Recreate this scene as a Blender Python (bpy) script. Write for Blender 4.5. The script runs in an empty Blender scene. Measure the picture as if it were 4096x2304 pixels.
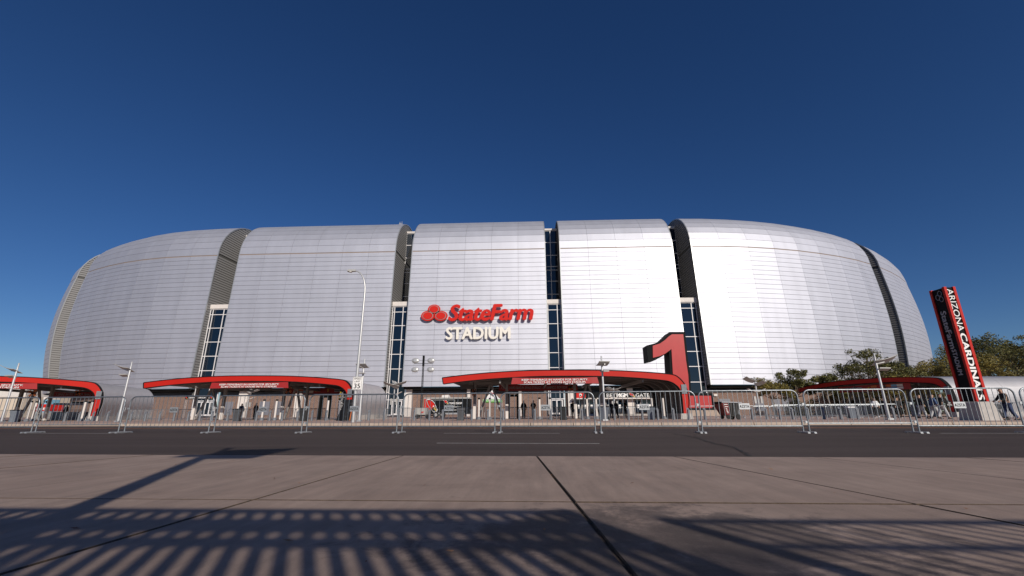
import bpy, bmesh, math, random
from mathutils import Vector, Matrix, noise
random.seed(7)
R = math.radians
sc = bpy.context.scene
col = sc.collection

# ------------------------------------------------------------------ camera
FPX, CH = 1740.0, 0.52
TH = math.atan((1653 - 1152) / FPX); PSI = R(2.3); RO = math.atan(.0048)
g_ = Vector((-math.sin(PSI) * math.cos(TH), math.cos(PSI) * math.cos(TH), math.sin(TH)))
r0 = Vector((math.cos(PSI), math.sin(PSI), 0)); u0 = r0.cross(g_)
r_ = r0 * math.cos(RO) - u0 * math.sin(RO); u_ = r0 * math.sin(RO) + u0 * math.cos(RO)
CAM = Vector((0, 0, CH))
cd = bpy.data.cameras.new('camera'); cam = bpy.data.objects.new('camera', cd); col.objects.link(cam)
cd.sensor_width = 36; cd.lens = 36 * FPX / 4096; cd.clip_end = 6000; cd.clip_start = .05
m3 = Matrix((r_, u_, -g_)).transposed()
cam.matrix_world = Matrix.Translation(CAM) @ m3.to_4x4()
sc.camera = cam

def ray(px, py): return g_ + r_ * ((px - 2048) / FPX) + u_ * ((1152 - py) / FPX)
def gnd(px, py, z=0.0):
    d = ray(px, py); return CAM + d * ((z - CH) / d.z)
def atY(px, py, Y):
    d = ray(px, py); return CAM + d * (Y / d.y)

# ------------------------------------------------------------------ light
SUN_EL, SUN_AZ = R(25.5), R(27)          # the sun stands behind the camera, 27 degrees to the right
w = bpy.data.worlds.new('World'); sc.world = w; w.use_nodes = True
nt = w.node_tree; nt.nodes.clear()
sky = nt.nodes.new('ShaderNodeTexSky'); sky.sky_type = 'NISHITA'; sky.sun_disc = False
sky.sun_elevation = SUN_EL; sky.sun_rotation = math.pi - SUN_AZ
sky.altitude = 1500; sky.air_density = 1.0; sky.dust_density = .25; sky.ozone_density = 5
hsv = nt.nodes.new('ShaderNodeHueSaturation'); hsv.inputs['Saturation'].default_value = 1.16; hsv.inputs['Hue'].default_value = .509
hsv.inputs['Value'].default_value = 1.13
bg = nt.nodes.new('ShaderNodeBackground'); bg.inputs['Strength'].default_value = .055
wo = nt.nodes.new('ShaderNodeOutputWorld')
nt.links.new(sky.outputs[0], hsv.inputs['Color']); nt.links.new(hsv.outputs[0], bg.inputs[0]); nt.links.new(bg.outputs[0], wo.inputs[0])
sl = bpy.data.lights.new('sun', 'SUN'); sl.energy = 4.1; sl.angle = R(.6); sl.color = (1, .925, .82)
so = bpy.data.objects.new('sun', sl); col.objects.link(so)
SD = Vector((math.sin(SUN_AZ) * math.cos(SUN_EL), -math.cos(SUN_AZ) * math.cos(SUN_EL), math.sin(SUN_EL)))
so.rotation_euler = SD.to_track_quat('Z', 'Y').to_euler(); so.location = (20, -20, 30)
sc.view_settings.view_transform = 'Standard'; sc.view_settings.look = 'None'
sc.view_settings.exposure = 0; sc.view_settings.gamma = 1; sc.view_settings.use_curve_mapping = False

# ------------------------------------------------------------------ materials
def mat(name, c, rough=.6, metal=0.0, var=0.0, vscale=3.0, bump=0.0, bscale=40.0, spec=.5, stretch=None):
    m = bpy.data.materials.new(name); m.use_nodes = True
    n = m.node_tree; b = n.nodes['Principled BSDF']
    b.inputs['Base Color'].default_value = (*c, 1); b.inputs['Roughness'].default_value = rough
    b.inputs['Metallic'].default_value = metal; b.inputs['Specular IOR Level'].default_value = spec
    tc = n.nodes.new('ShaderNodeTexCoord'); mp = n.nodes.new('ShaderNodeMapping')
    n.links.new(tc.outputs['Object'], mp.inputs[0])
    if stretch: mp.inputs['Scale'].default_value = stretch
    if var:
        t = n.nodes.new('ShaderNodeTexNoise'); t.inputs['Scale'].default_value = vscale; t.inputs['Detail'].default_value = 6
        n.links.new(mp.outputs[0], t.inputs[0])
        mr = n.nodes.new('ShaderNodeMapRange'); mr.inputs[1].default_value = .3; mr.inputs[2].default_value = .7
        mr.inputs[3].default_value = 1 - var; mr.inputs[4].default_value = 1 + var
        n.links.new(t.outputs[0], mr.inputs[0])
        mx = n.nodes.new('ShaderNodeMix'); mx.data_type = 'RGBA'; mx.blend_type = 'MULTIPLY'; mx.inputs[0].default_value = 1
        mx.inputs[6].default_value = (*c, 1); n.links.new(mr.outputs[0], mx.inputs[7]); n.links.new(mx.outputs[2], b.inputs['Base Color'])
    if bump:
        t2 = n.nodes.new('ShaderNodeTexNoise'); t2.inputs['Scale'].default_value = bscale; t2.inputs['Detail'].default_value = 4
        n.links.new(mp.outputs[0], t2.inputs[0]); bu = n.nodes.new('ShaderNodeBump'); bu.inputs['Strength'].default_value = bump
        bu.inputs['Distance'].default_value = .02
        n.links.new(t2.outputs[0], bu.inputs['Height']); n.links.new(bu.outputs[0], b.inputs['Normal'])
    return m
M = {}
def per_piece(m, amt=.06):
    n = m.node_tree; b = n.nodes['Principled BSDF']; src = b.inputs['Base Color'].links[0].from_socket
    g = n.nodes.new('ShaderNodeNewGeometry'); oi = n.nodes.new('ShaderNodeObjectInfo'); a = n.nodes.new('ShaderNodeMath'); a.operation = 'ADD'
    n.links.new(g.outputs['Random Per Island'], a.inputs[0]); n.links.new(oi.outputs['Random'], a.inputs[1])
    f = n.nodes.new('ShaderNodeMath'); f.operation = 'FRACT'; n.links.new(a.outputs[0], f.inputs[0])
    mr = n.nodes.new('ShaderNodeMapRange'); mr.inputs[3].default_value = 1 - amt; mr.inputs[4].default_value = 1 + amt; n.links.new(f.outputs[0], mr.inputs[0])
    mx = n.nodes.new('ShaderNodeMix'); mx.data_type = 'RGBA'; mx.blend_type = 'MULTIPLY'; mx.inputs[0].default_value = 1
    n.links.new(src, mx.inputs[6]); n.links.new(mr.outputs[0], mx.inputs[7]); n.links.new(mx.outputs[2], b.inputs['Base Color'])
M['panel'] = mat('brushed aluminium panel', (.55, .555, .61), .60, .72, .05, .5, .10, .35, stretch=(1, 1, .2))
per_piece(M['panel'], .018)
M['joint'] = mat('dark joint backing', (.24, .22, .21), .8)
M['band'] = mat('rust brown seam band', (.27, .20, .155), .6)
M['louvre'] = mat('grey louvre metal', (.25, .245, .245), .6, .1)
M['capdark'] = mat('dark louvre backing', (.09, .088, .085), .7)
M['glass'] = mat('dark blue glazing', (.004, .010, .022), .06, 0, spec=.6)
M['mullion'] = mat('white aluminium mullion', (.72, .70, .70), .45)
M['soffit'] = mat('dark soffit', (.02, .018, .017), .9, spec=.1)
M['white'] = mat('cream plaster', (.66, .61, .57), .7, 0, .06, 2)
M['red'] = mat('red enamel', (.47, .017, .010), .5, 0, .05, .8, spec=.2)
M['bright_red'] = mat('bright red sign face', (.55, .016, .010), .6, 0, .03, 1, spec=.2)
M['pinkred'] = mat('satin red panel', (.42, .030, .030), .36, 0, .05, 1.0, spec=.4)
M['black'] = mat('black paint', (.007, .008, .009), .75, spec=.15)
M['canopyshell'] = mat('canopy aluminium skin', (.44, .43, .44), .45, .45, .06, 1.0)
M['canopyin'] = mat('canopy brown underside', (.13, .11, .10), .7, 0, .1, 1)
M['steel'] = mat('taupe painted steel', (.20, .185, .175), .55)
M['galv'] = mat('galvanised tube', (.28, .30, .32), .42, .75, .22, 14, .1, 60)
M['galvflat'] = mat('galvanised plate', (.46, .47, .48), .45, .6, .1, 30)
M['bollard'] = mat('grey painted bollard', (.16, .17, .19), .5, 0, .1, 5)
M['concrete'] = mat('pier concrete', (.42, .39, .36), .85, 0, .1, 6, .3, 40)
M['banner'] = mat('red vinyl banner', (.34, .018, .018), .5, 0, .06, 1.2)
M['whitetxt'] = mat('white print', (.82, .80, .78), .6)
M['blacktxt'] = mat('black print', (.008, .008, .009), .7, spec=.2)
M['graytxt'] = mat('grey print', (.34, .34, .36), .5)
M['cream'] = mat('cream letter', (.78, .74, .66), .5)
M['yellow'] = mat('yellow print', (.75, .48, .03), .5)
M['binblack'] = mat('black bin plastic', (.02, .021, .022), .4, 0, .1, 6)
M['bingrey'] = mat('grey bin plastic', (.13, .15, .18), .45, 0, .08, 6)
M['bindark'] = mat('charcoal bin plastic', (.05, .052, .058), .45, 0, .08, 6)
M['rubber'] = mat('rubber', (.015, .015, .015), .8)
M['tarp'] = mat('black tarpaulin', (.012, .012, .013), .32, 0, .1, 6, .6, 9)
M['silver'] = mat('silver paint', (.50, .495, .49), .35, .35, .05, 5)
M['lamphead'] = mat('lamp panel grey', (.40, .39, .37), .5, .1)
M['lampunder'] = mat('lamp diffuser', (.55, .52, .47), .5)
M['bark'] = mat('bark', (.16, .12, .085), .9, 0, .25, 8, .5, 20)
M['green'] = mat('green valance', (.10, .42, .05), .6)
M['tent'] = mat('white tent fabric', (.75, .72, .69), .7)
M['trash_red'] = mat('worn red hopper', (.13, .014, .014), .5, 0, .2, 4)
M['hopper'] = mat('grey hopper plastic', (.045, .043, .042), .6, 0, .15, 5)
M['beige'] = mat('beige render', (.60, .50, .40), .85, 0, .05, .3)
M['skin'] = mat('skin', (.42, .25, .17), .55)
M['hair'] = mat('dark hair', (.02, .014, .01), .6)
M['c_black'] = mat('black cloth', (.014, .014, .016), .85)
M['c_navy'] = mat('navy cloth', (.03, .05, .12), .85)
M['c_grey'] = mat('light grey trousers', (.42, .42, .43), .85)
M['c_tan'] = mat('tan trousers', (.42, .33, .23), .85)
M['c_white'] = mat('white shirt', (.72, .72, .72), .8)
M['c_red'] = mat('dark red shirt', (.25, .02, .02), .8)
M['c_blue'] = mat('blue jacket', (.05, .09, .20), .8)
M['plain_blue'] = mat('pale blue print', (.2, .45, .62), .5)
M['flower'] = mat('orange print', (.65, .18, .05), .6)
M['win'] = mat('grey blind panel', (.19, .19, .22), .35)
M['doorframe'] = mat('grey door frame', (.22, .20, .19), .5)

def leafmat(name, a, b):
    m = bpy.data.materials.new(name); m.use_nodes = True; n = m.node_tree; bs = n.nodes['Principled BSDF']
    gi = n.nodes.new('ShaderNodeNewGeometry'); rp = n.nodes.new('ShaderNodeValToRGB')
    rp.color_ramp.elements[0].color = (*a, 1); rp.color_ramp.elements[1].color = (*b, 1)
    n.links.new(gi.outputs['Random Per Island'], rp.inputs[0]); n.links.new(rp.outputs[0], bs.inputs['Base Color'])
    bs.inputs['Roughness'].default_value = .65
    return m
M['leaf'] = leafmat('olive green leaves', (.035, .046, .010), (.15, .13, .025))
M['leaf2'] = leafmat('yellowing leaves', (.06, .06, .012), (.24, .18, .03))
M['dryleaf'] = leafmat('dry leaves', (.16, .05, .02), (.35, .16, .05))

def concrete_mat():
    m = bpy.data.materials.new('pavement concrete'); m.use_nodes = True; n = m.node_tree; L = n.links; b = n.nodes['Principled BSDF']
    b.inputs['Roughness'].default_value = .78; b.inputs['Specular IOR Level'].default_value = .3
    geo = n.nodes.new('ShaderNodeNewGeometry')
    def N(scale, detail=6, rough=.6, vec=None, dist=0):
        t = n.nodes.new('ShaderNodeTexNoise'); t.inputs['Scale'].default_value = scale; t.inputs['Detail'].default_value = detail
        t.inputs['Roughness'].default_value = rough; t.inputs['Distortion'].default_value = dist
        L.new(vec or geo.outputs['Position'], t.inputs[0]); return t.outputs[0]
    def ramp(src, stops):
        r = n.nodes.new('ShaderNodeValToRGB'); e = r.color_ramp.elements
        while len(e) < len(stops): e.new(.5)
        for k, (p, c) in enumerate(stops): e[k].position = p; e[k].color = (*c, 1)
        L.new(src, r.inputs[0]); return r.outputs[0]
    def mul(a, bb, f=1.0):
        x = n.nodes.new('ShaderNodeMix'); x.data_type = 'RGBA'; x.blend_type = 'MULTIPLY'; x.inputs[0].default_value = f
        L.new(a, x.inputs[6]); L.new(bb, x.inputs[7]); return x.outputs[2]
    base = ramp(N(1.3, 10, .72, dist=.5), [(.25, (.25, .183, .148)), (.5, (.325, .24, .196)), (.75, (.40, .30, .245))])
    v = n.nodes.new('ShaderNodeVectorMath'); v.operation = 'MULTIPLY'; v.inputs[1].default_value = (9, .8, 1)
    L.new(geo.outputs['Position'], v.inputs[0])
    streak = ramp(N(1.0, 6, .7, v.outputs[0]), [(.3, (.80, .81, .82)), (.7, (1.12, 1.11, 1.10))])
    fine = ramp(N(160, 3, .7), [(.3, (.86, .86, .86)), (.7, (1.1, 1.1, 1.1))])
    c = mul(mul(base, streak), fine)
    # dark oily stains lying around (1.0, 2.1)
    mp = n.nodes.new('ShaderNodeMapping'); mp.vector_type = 'POINT'; mp.inputs['Location'].default_value = (-.55 * .62, -2.1 * .95, 0)
    mp.inputs['Scale'].default_value = (.62, .95, 1); L.new(geo.outputs['Position'], mp.inputs[0])
    ln = n.nodes.new('ShaderNodeVectorMath'); ln.operation = 'LENGTH'; L.new(mp.outputs[0], ln.inputs[0])
    fall = n.nodes.new('ShaderNodeMapRange'); fall.inputs[1].default_value = .15; fall.inputs[2].default_value = 1.0
    fall.inputs[3].default_value = .26; fall.inputs[4].default_value = -.12; L.new(ln.outputs[1], fall.inputs[0])
    ad = n.nodes.new('ShaderNodeMath'); ad.operation = 'ADD'; L.new(N(3.2, 10, .72, dist=.4), ad.inputs[0]); L.new(fall.outputs[0], ad.inputs[1])
    st = ramp(ad.outputs[0], [(.50, (1, 1, 1)), (.62, (.46, .47, .50)), (.76, (.28, .29, .32))])
    c = mul(c, st)
    L.new(c, b.inputs['Base Color'])
    bu = n.nodes.new('ShaderNodeBump'); bu.inputs['Strength'].default_value = .35; bu.inputs['Distance'].default_value = .006
    L.new(N(90, 6, .7), bu.inputs['Height']); L.new(bu.outputs[0], b.inputs['Normal'])
    return m
M['slab'] = concrete_mat()
M['asphalt'] = mat('asphalt', (.070, .050, .043), .82, 0, .20, .5, .5, 220, .3, (.2, 2.2, 1))
M['paver'] = mat('pinkish pavers', (.42, .29, .235), .85, 0, .16, .8, .3, 50)
M['kerb'] = mat('pale kerb concrete', (.42, .33, .265), .85, 0, .12, 2)
M['soil'] = mat('joint dirt', (.075, .050, .032), .95, 0, .4, 30, .6, 60)
M['paint'] = mat('worn white road paint', (.50, .48, .45), .7, 0, .25, 6)
M['ypaint'] = mat('orange road paint', (.75, .27, .07), .7, 0, .2, 4)
M['desert'] = mat('dusty ground', (.22, .17, .14), .95, 0, .15, .05)
M['crack'] = mat('tar crack', (.012, .011, .011), .9)

def brick_mat():
    m = bpy.data.materials.new('split face block'); m.use_nodes = True; n = m.node_tree; L = n.links; b = n.nodes['Principled BSDF']
    b.inputs['Roughness'].default_value = .9
    geo = n.nodes.new('ShaderNodeNewGeometry'); s = n.nodes.new('ShaderNodeSeparateXYZ'); cb = n.nodes.new('ShaderNodeCombineXYZ')
    L.new(geo.outputs['Position'], s.inputs[0]); L.new(s.outputs[0], cb.inputs[0]); L.new(s.outputs[2], cb.inputs[1])
    t = n.nodes.new('ShaderNodeTexBrick'); L.new(cb.outputs[0], t.inputs[0])
    t.inputs['Color1'].default_value = (.15, .088, .068, 1); t.inputs['Color2'].default_value = (.20, .125, .10, 1); t.inputs['Mortar'].default_value = (.27, .20, .165, 1)
    t.inputs['Scale'].default_value = 1; t.inputs['Brick Width'].default_value = .42; t.inputs['Row Height'].default_value = .21
    t.inputs['Mortar Size'].default_value = .02; t.offset = .5
    L.new(t.outputs[0], b.inputs['Base Color'])
    return m
M['brick'] = brick_mat()

# ------------------------------------------------------------------ mesh helpers
class MB:
    def __init__(s): s.v = []; s.f = []
    def quad(s, a, b, c, d):
        n = len(s.v); s.v += [Vector(a), Vector(b), Vector(c), Vector(d)]; s.f.append((n, n + 1, n + 2, n + 3)); return s
    def box(s, x0, x1, y0, y1, z0, z1):
        return s.hexa([(x0, y0, z0), (x1, y0, z0), (x1, y1, z0), (x0, y1, z0), (x0, y0, z1), (x1, y0, z1), (x1, y1, z1), (x0, y1, z1)])
    def hexa(s, p):
        n = len(s.v); s.v += [Vector(q) for q in p]
        s.f += [tuple(n + i for i in f) for f in ((0, 3, 2, 1), (4, 5, 6, 7), (0, 1, 5, 4), (1, 2, 6, 5), (2, 3, 7, 6), (3, 0, 4, 7))]; return s
    def obox(s, o, ux, uy, uz, x0, x1, y0, y1, z0, z1):
        o = Vector(o); P = lambda x, y, z: o + ux * x + uy * y + uz * z
        return s.hexa([P(x0, y0, z0), P(x1, y0, z0), P(x1, y1, z0), P(x0, y1, z0), P(x0, y0, z1), P(x1, y0, z1), P(x1, y1, z1), P(x0, y1, z1)])
    def bar(s, a, b, w, h=None, up=Vector((0, 0, 1))):
        a = Vector(a); b = Vector(b); h = h or w; d = (b - a)
        L = d.length; d.normalize()
        x = d.cross(up)
        if x.length < 1e-3: x = d.cross(Vector((1, 0, 0)))
        x.normalize(); y = x.cross(d)
        return s.obox(a, x, y, d, -w / 2, w / 2, -h / 2, h / 2, 0, L)
    def tube(s, pts, r, n=8, cap=True):
        pts = [Vector(p) for p in pts]; rs = r if isinstance(r, (list, tuple)) else [r] * len(pts)
        rings = []; ref = None
        for i, p in enumerate(pts):
            d = (pts[min(i + 1, len(pts) - 1)] - pts[max(i - 1, 0)]).normalized()
            if ref is None:
                ref = d.cross(Vector((0, 0, 1)))
                if ref.length < 1e-3: ref = Vector((1, 0, 0))
            ref = (ref - d * ref.dot(d)); ref.normalize(); o = d.cross(ref)
            k = len(s.v); rings.append(k)
            for j in range(n):
                a = 2 * math.pi * j / n; s.v.append(p + (ref * math.cos(a) + o * math.sin(a)) * rs[i])
        for a, b in zip(rings, rings[1:]):
            for j in range(n): s.f.append((a + j, a + (j + 1) % n, b + (j + 1) % n, b + j))
        if cap: s.f.append(tuple(rings[0] + j for j in reversed(range(n)))); s.f.append(tuple(rings[-1] + j for j in range(n)))
        return s
    def prism(s, pts, o, ux, uy, d0, d1, n=None):
        """outline pts (u,v) in the plane o,ux,uy, from depth d0 to d1 along the plane normal"""
        o = Vector(o); nn = n or ux.cross(uy); k = len(s.v); m = len(pts)
        s.v += [o + ux * a + uy * b + nn * d0 for a, b in pts] + [o + ux * a + uy * b + nn * d1 for a, b in pts]
        s.f.append(tuple(k + i for i in reversed(range(m)))); s.f.append(tuple(k + m + i for i in range(m)))
        for i in range(m): s.f.append((k + i, k + (i + 1) % m, k + m + (i + 1) % m, k + m + i))
        return s
    def disc(s, c, r, ax, d=.02, n=16, sx=1.0):
        ax = Vector(ax).normalized(); a = ax.cross(Vector((0, 0, 1)))
        if a.length < 1e-3: a = Vector((1, 0, 0))
        a.normalize(); b = a.cross(ax)
        return s.prism([(r * sx * math.cos(2 * math.pi * i / n), r * math.sin(2 * math.pi * i / n)) for i in range(n)], c, a, b, -d / 2, d / 2, ax)
    def mesh(s, name, m, smooth=False, off=None):
        me = bpy.data.meshes.new(name)
        vs = [tuple(v - off) for v in s.v] if off is not None else [tuple(v) for v in s.v]
        me.from_pydata(vs, [], s.f); me.materials.append(M[m] if isinstance(m, str) else m)
        if smooth:
            me.polygons.foreach_set('use_smooth', [True] * len(me.polygons))
            try: me.set_sharp_from_angle(angle=R(40))
            except Exception: pass
        me.update(); return me
    def build(s, name, m, parent=None, kind=None, smooth=False, label=None, off=True):
        o_ = parent_world(parent) if (parent and off) else None
        me = s.mesh(name, m, smooth, o_); o = bpy.data.objects.new(name, me); col.objects.link(o)
        if parent: o.parent = parent
        if kind: o['kind'] = kind
        if label: o['label'] = label
        return o
def parent_world(p):
    v = Vector((0, 0, 0))
    while p is not None: v = v + p.location; p = p.parent
    return v
def thing(name, label, cat, loc=(0, 0, 0), group=None):
    o = bpy.data.objects.new(name, None); o.empty_display_size = .2; col.objects.link(o); o.location = loc
    o['label'] = label; o['category'] = cat
    if group: o['group'] = group
    return o
def tag(o, label, cat, group=None):
    o['label'] = label; o['category'] = cat
    if group: o['group'] = group
    return o
def struct(o, kind='structure'): o['kind'] = kind; return o
def dup(root, loc, rz=0.0, label=None, group=None, scale=None):
    r = root.copy(); col.objects.link(r); r.location = loc; r.rotation_euler = (0, 0, rz)
    if scale: r.scale = scale
    if label: r['label'] = label
    if group: r['group'] = group
    for ch in list(root.children):
        c = ch.copy(); col.objects.link(c); c.parent = r
        for g in ch.children:
            d = g.copy(); col.objects.link(d); d.parent = c
    return r
X_, Y_, Z_ = Vector((1, 0, 0)), Vector((0, 1, 0)), Vector((0, 0, 1))
def text(name, body, o, ux, uy, wdt, hgt, m, parent, ext=.02, bold=0.0, shear=0.0, space=1.0, mirror=False, line=1.0, kind=None, label=None):
    """letters fitted in a wdt x hgt box whose lower left corner is o"""
    c = bpy.data.curves.new(name, 'FONT'); c.body = body; c.size = 1; c.extrude = .05; c.shear = shear
    c.space_character = space; c.space_line = line; c.align_x = 'CENTER'; c.resolution_u = 3
    t = bpy.data.objects.new(name + '_tmp', c); col.objects.link(t)
    dg = bpy.context.evaluated_depsgraph_get(); me = bpy.data.meshes.new_from_object(t.evaluated_get(dg))
    bpy.data.objects.remove(t)
    xs = [v.co.x for v in me.vertices]; ys = [v.co.y for v in me.vertices]
    x0, x1, y0, y1 = min(xs), max(xs), min(ys), max(ys); nn = ux.cross(uy)
    o = Vector(o) - (parent_world(parent) if parent else Vector((0, 0, 0)))
    for v in me.vertices:
        a = (v.co.x - x0) / (x1 - x0) * wdt; b = (v.co.y - y0) / (y1 - y0) * hgt
        if mirror: a = wdt - a
        v.co = o + ux * a + uy * b + nn * (v.co.z / .05 * ext / 2 + ext / 2)
    me.materials.clear(); me.materials.append(M[m]); me.name = name
    if mirror: me.flip_normals()
    if bold:                                   # heavier strokes: slightly shifted copies, each a little further back
        bw = bmesh.new(); size = hgt / (y1 - y0)
        for k, (dx, dy) in enumerate(((0, 0), (bold, 0), (-bold, 0), (0, bold * .7), (0, -bold * .7))):
            b2 = me.copy(); b2.transform(Matrix.Translation(ux * dx * size + uy * dy * size - nn * min(.004, ext * .12) * k)); bw.from_mesh(b2); bpy.data.meshes.remove(b2)
        bw.to_mesh(me); bw.free(); me.update()
    ob = bpy.data.objects.new(name, me); col.objects.link(ob)
    if parent: ob.parent = parent
    if kind: ob['kind'] = kind
    if label: ob['label'] = label
    return ob

BIRD = dict(
    out=[(0, .95), (.25, 1.0), (.5, .9), (.72, .72), (.84, .5), (.9, .34), (1.0, .2), (.93, .02), (.8, .08), (.7, .0), (.55, .12), (.42, .3), (.22, .5), (.1, .7)],
    red=[(.06, .91), (.25, .95), (.48, .86), (.68, .69), (.79, .48), (.72, .38), (.6, .36), (.5, .2), (.42, .36), (.25, .53), (.13, .72)],
    beak=[(.70, .34), (.82, .40), (.88, .28), (.95, .18), (.9, .07), (.8, .14), (.72, .2)],
    eye=[(.58, .44), (.70, .52), (.74, .44), (.66, .40)])
def bird(o, ux, uy, s, parent, h=None, rim='whitetxt'):
    """emblem of a red bird's head"""
    h = h or s; o = Vector(o); nn = ux.cross(uy)
    cx, cy = .5, .5
    sc_ = lambda p, k: [((cx + (a - cx) * k) * s, (cy + (b - cy) * k) * h) for a, b in p]
    e = MB().prism(sc_(BIRD['out'], 1.12), o, ux, uy, 0, .02 * s, nn).build('emblem', rim, parent)
    for key, m, d in (('out', 'blacktxt', .03), ('red', 'bright_red', .04), ('beak', 'yellow', .05), ('eye', 'whitetxt', .05)):
        MB().prism(sc_(BIRD[key], 1.0), o, ux, uy, d * s - .01 * s, d * s, nn).build('emblem_' + {'out': 'outline', 'red': 'head', 'beak': 'beak', 'eye': 'eye'}[key], m, parent)
    return e

# ================================================================== ground, road, pavements
struct(MB().quad((-2500, -1500, -.30), (2500, -1500, -.30), (2500, 3500, -.30), (-2500, 3500, -.30)).build('ground', 'desert'))
YF = lambda x: 21.6 - .078 * x        # far kerb line
YN = lambda x: 5.86 - .047 * x        # near kerb line
road = MB()
XS = [-160, -60, -30, -12, 0, 12, 30, 60, 160]
for a, b in zip(XS, XS[1:]):
    road.quad((a, YN(a) - .3, -.04), (b, YN(b) - .3, -.04), (b, YF(b) + .3, -.04), (a, YF(a) + .3, -.04))
road = struct(road.build('road', 'asphalt'))
def stripe(name, x0, x1, f, wd, m, z=-.034):
    n = max(2, int((x1 - x0) / 6)); mb = MB()
    for i in range(n):
        a = x0 + (x1 - x0) * i / n; b = x0 + (x1 - x0) * (i + 1) / n
        mb.quad((a, f(a) - wd / 2, z), (b, f(b) - wd / 2, z), (b, f(b) + wd / 2, z), (a, f(a) + wd / 2, z))
    return mb.build(name, m, road)
stripe('edge_line', -80, 60, lambda x: 17.75 - .085 * x, .17, 'ypaint')
W1 = lambda x: 13.15 - .066 * x
for a, b in ((-16.6, -12.9), (-2.55, .82), (10.7, 14.2), (-30.5, -27), (24.5, 28)): stripe('lane_dash', a, b, W1, .10, 'paint')
stripe('lane_dash', -1.85, 1.28, lambda x: 8.82 - .075 * x, .085, 'paint')
def crackline(pts, wd, name='crack'):
    mb = MB(); P = [gnd(x, y, -.034) for x, y in pts]; Q = []
    for a, b in zip(P, P[1:]):
        n = max(2, int((b - a).length / .12))
        for k in range(n):
            q = a.lerp(b, k / n); q += Vector((random.uniform(-.03, .03), random.uniform(-.05, .05), 0)); Q.append(q)
    for a, b in zip(Q, Q[1:]):
        d = (b - a); s = Vector((-d.y, d.x, 0)).normalized() * wd * random.uniform(.25, .6)
        mb.quad(a - s, b - s, b + s, a + s)
    return mb.build(name, 'crack', road)
crackline([(2690, 1734), (2780, 1749), (2860, 1775), (2940, 1787), (2960, 1800), (3006, 1827)], .05)
crackline([(1900, 1722), (2080, 1731), (2230, 1733)], .035)

pave = struct(MB().quad((-40, -14, -.013), (40, -14, -.013), (40, YN(40) - .02, -.013), (-40, YN(-40) - .02, -.013)).build('pavement', 'soil'))
JX = {-4: (-8.6, -.36), -3: (-6.9, -.28), -2: (-5.2, -.22), -1: (-3.45, -.157), 0: (-1.66, -.037), 1: (.07, .064), 2: (1.74, .17), 3: (3.35, .25), 4: (5.0, .30), 5: (6.7, .36), 6: (8.4, .4)}
def jx(i, Y): a, b = JX[i]; return a + b * (5.8 - Y)
ROWS = [lambda x: YN(x), lambda x: 2.92 - .018 * x, lambda x: .12 - .01 * x, lambda x: -2.7, lambda x: -5.6]
for i in range(-4, 6):
    for r in range(4):
        q = []
        for (ii, rr, sx, sy) in ((i, r + 1, 1, 1), (i + 1, r + 1, -1, 1), (i + 1, r, -1, -1), (i, r, 1, -1)):
            Y = ROWS[rr](0); x = jx(ii, Y); Y = ROWS[rr](x); x = jx(ii, Y)
            gx = .008 if ii == 1 else (.006 if ii in (0, 2) else .004); gy = 0 if rr == 0 else .008
            q.append((x + sx * gx, Y + sy * gy))
        dz = random.uniform(-.003, .003); e = .006
        mb = MB()
        cx = sum(p[0] for p in q) / 4; cy = sum(p[1] for p in q) / 4
        inn = [(p[0] + (e if p[0] < cx else -e), p[1] + (e if p[1] < cy else -e)) for p in q]
        v = [Vector((*p, -.10)) for p in q] + [Vector((*p, -e + dz)) for p in q] + [Vector((*p, dz)) for p in inn]
        mb.v = v; mb.f = [(8, 9, 10, 11)] + [(a, (a + 1) % 4, 4 + (a + 1) % 4, 4 + a) for a in range(4)] + [(4 + a, 4 + (a + 1) % 4, 8 + (a + 1) % 4, 8 + a) for a in range(4)]
        so_ = mb.build('slab', 'slab', pave); so_.data.materials.append(M['soil'])
        for pq in so_.data.polygons[1:]: pq.material_index = 1
for a, b in ((-40, jx(-4, 3) - .4), (jx(6, 3) + .4, 40)):
    MB().quad((a, -5.6, .0), (b, -5.6, .0), (b, YN(b), .0), (a, YN(a), .0)).build('outer_slab', 'slab', pave)
# fallen dry leaves and crumbs on the pavement
def litter(n, x0, x1, y0, y1, smin, smax, name, label, z=.006):
    mb = MB()
    for k in range(n):
        c = Vector((random.uniform(x0, x1), random.uniform(y0, y1), z)); s = random.uniform(smin, smax); a = random.uniform(0, 6.3)
        ux = Vector((math.cos(a), math.sin(a), 0)) * s; uy = Vector((-math.sin(a), math.cos(a), 0)) * s * .45
        mb.quad(c - ux, c - uy + Z_ * s * .25, c + ux + Z_ * s * .35, c + uy + Z_ * s * .1)
    return struct(mb.build(name, 'dryleaf'), 'stuff')
litter(46, -5, 6, 1.6, 5.6, .008, .024, 'dry_leaves', '')
litter(160, jx(1, 4) - .02, jx(1, 4) + .02, 1.5, 5.5, .004, .008, 'joint_litter', '', -.004)

far = MB()
for a, b in zip(XS, XS[1:]):
    ya, yb = YF(a) + .30, YF(b) + .30
    far.quad((a, ya, .076), (b, yb, .076), (b, yb + 9, .0), (a, ya + 9, .0))
    far.quad((a, ya + 9, .0), (b, yb + 9, .0), (b, 160, .0), (a, 160, .0))
plaza = struct(far.build('plaza', 'paver'))
x = -62.0
while x < 46:
    b = x + 1.97; i = MB()
    i.hexa([(x, YF(x), -.05), (b, YF(b), -.05), (b, YF(b) + .31, -.05), (x, YF(x) + .31, -.05), (x, YF(x) + .03, .08), (b, YF(b) + .03, .08), (b, YF(b) + .31, .08), (x, YF(x) + .31, .08)])
    i.build('kerb_stone', 'kerb', plaza); x += 2.0

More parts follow.
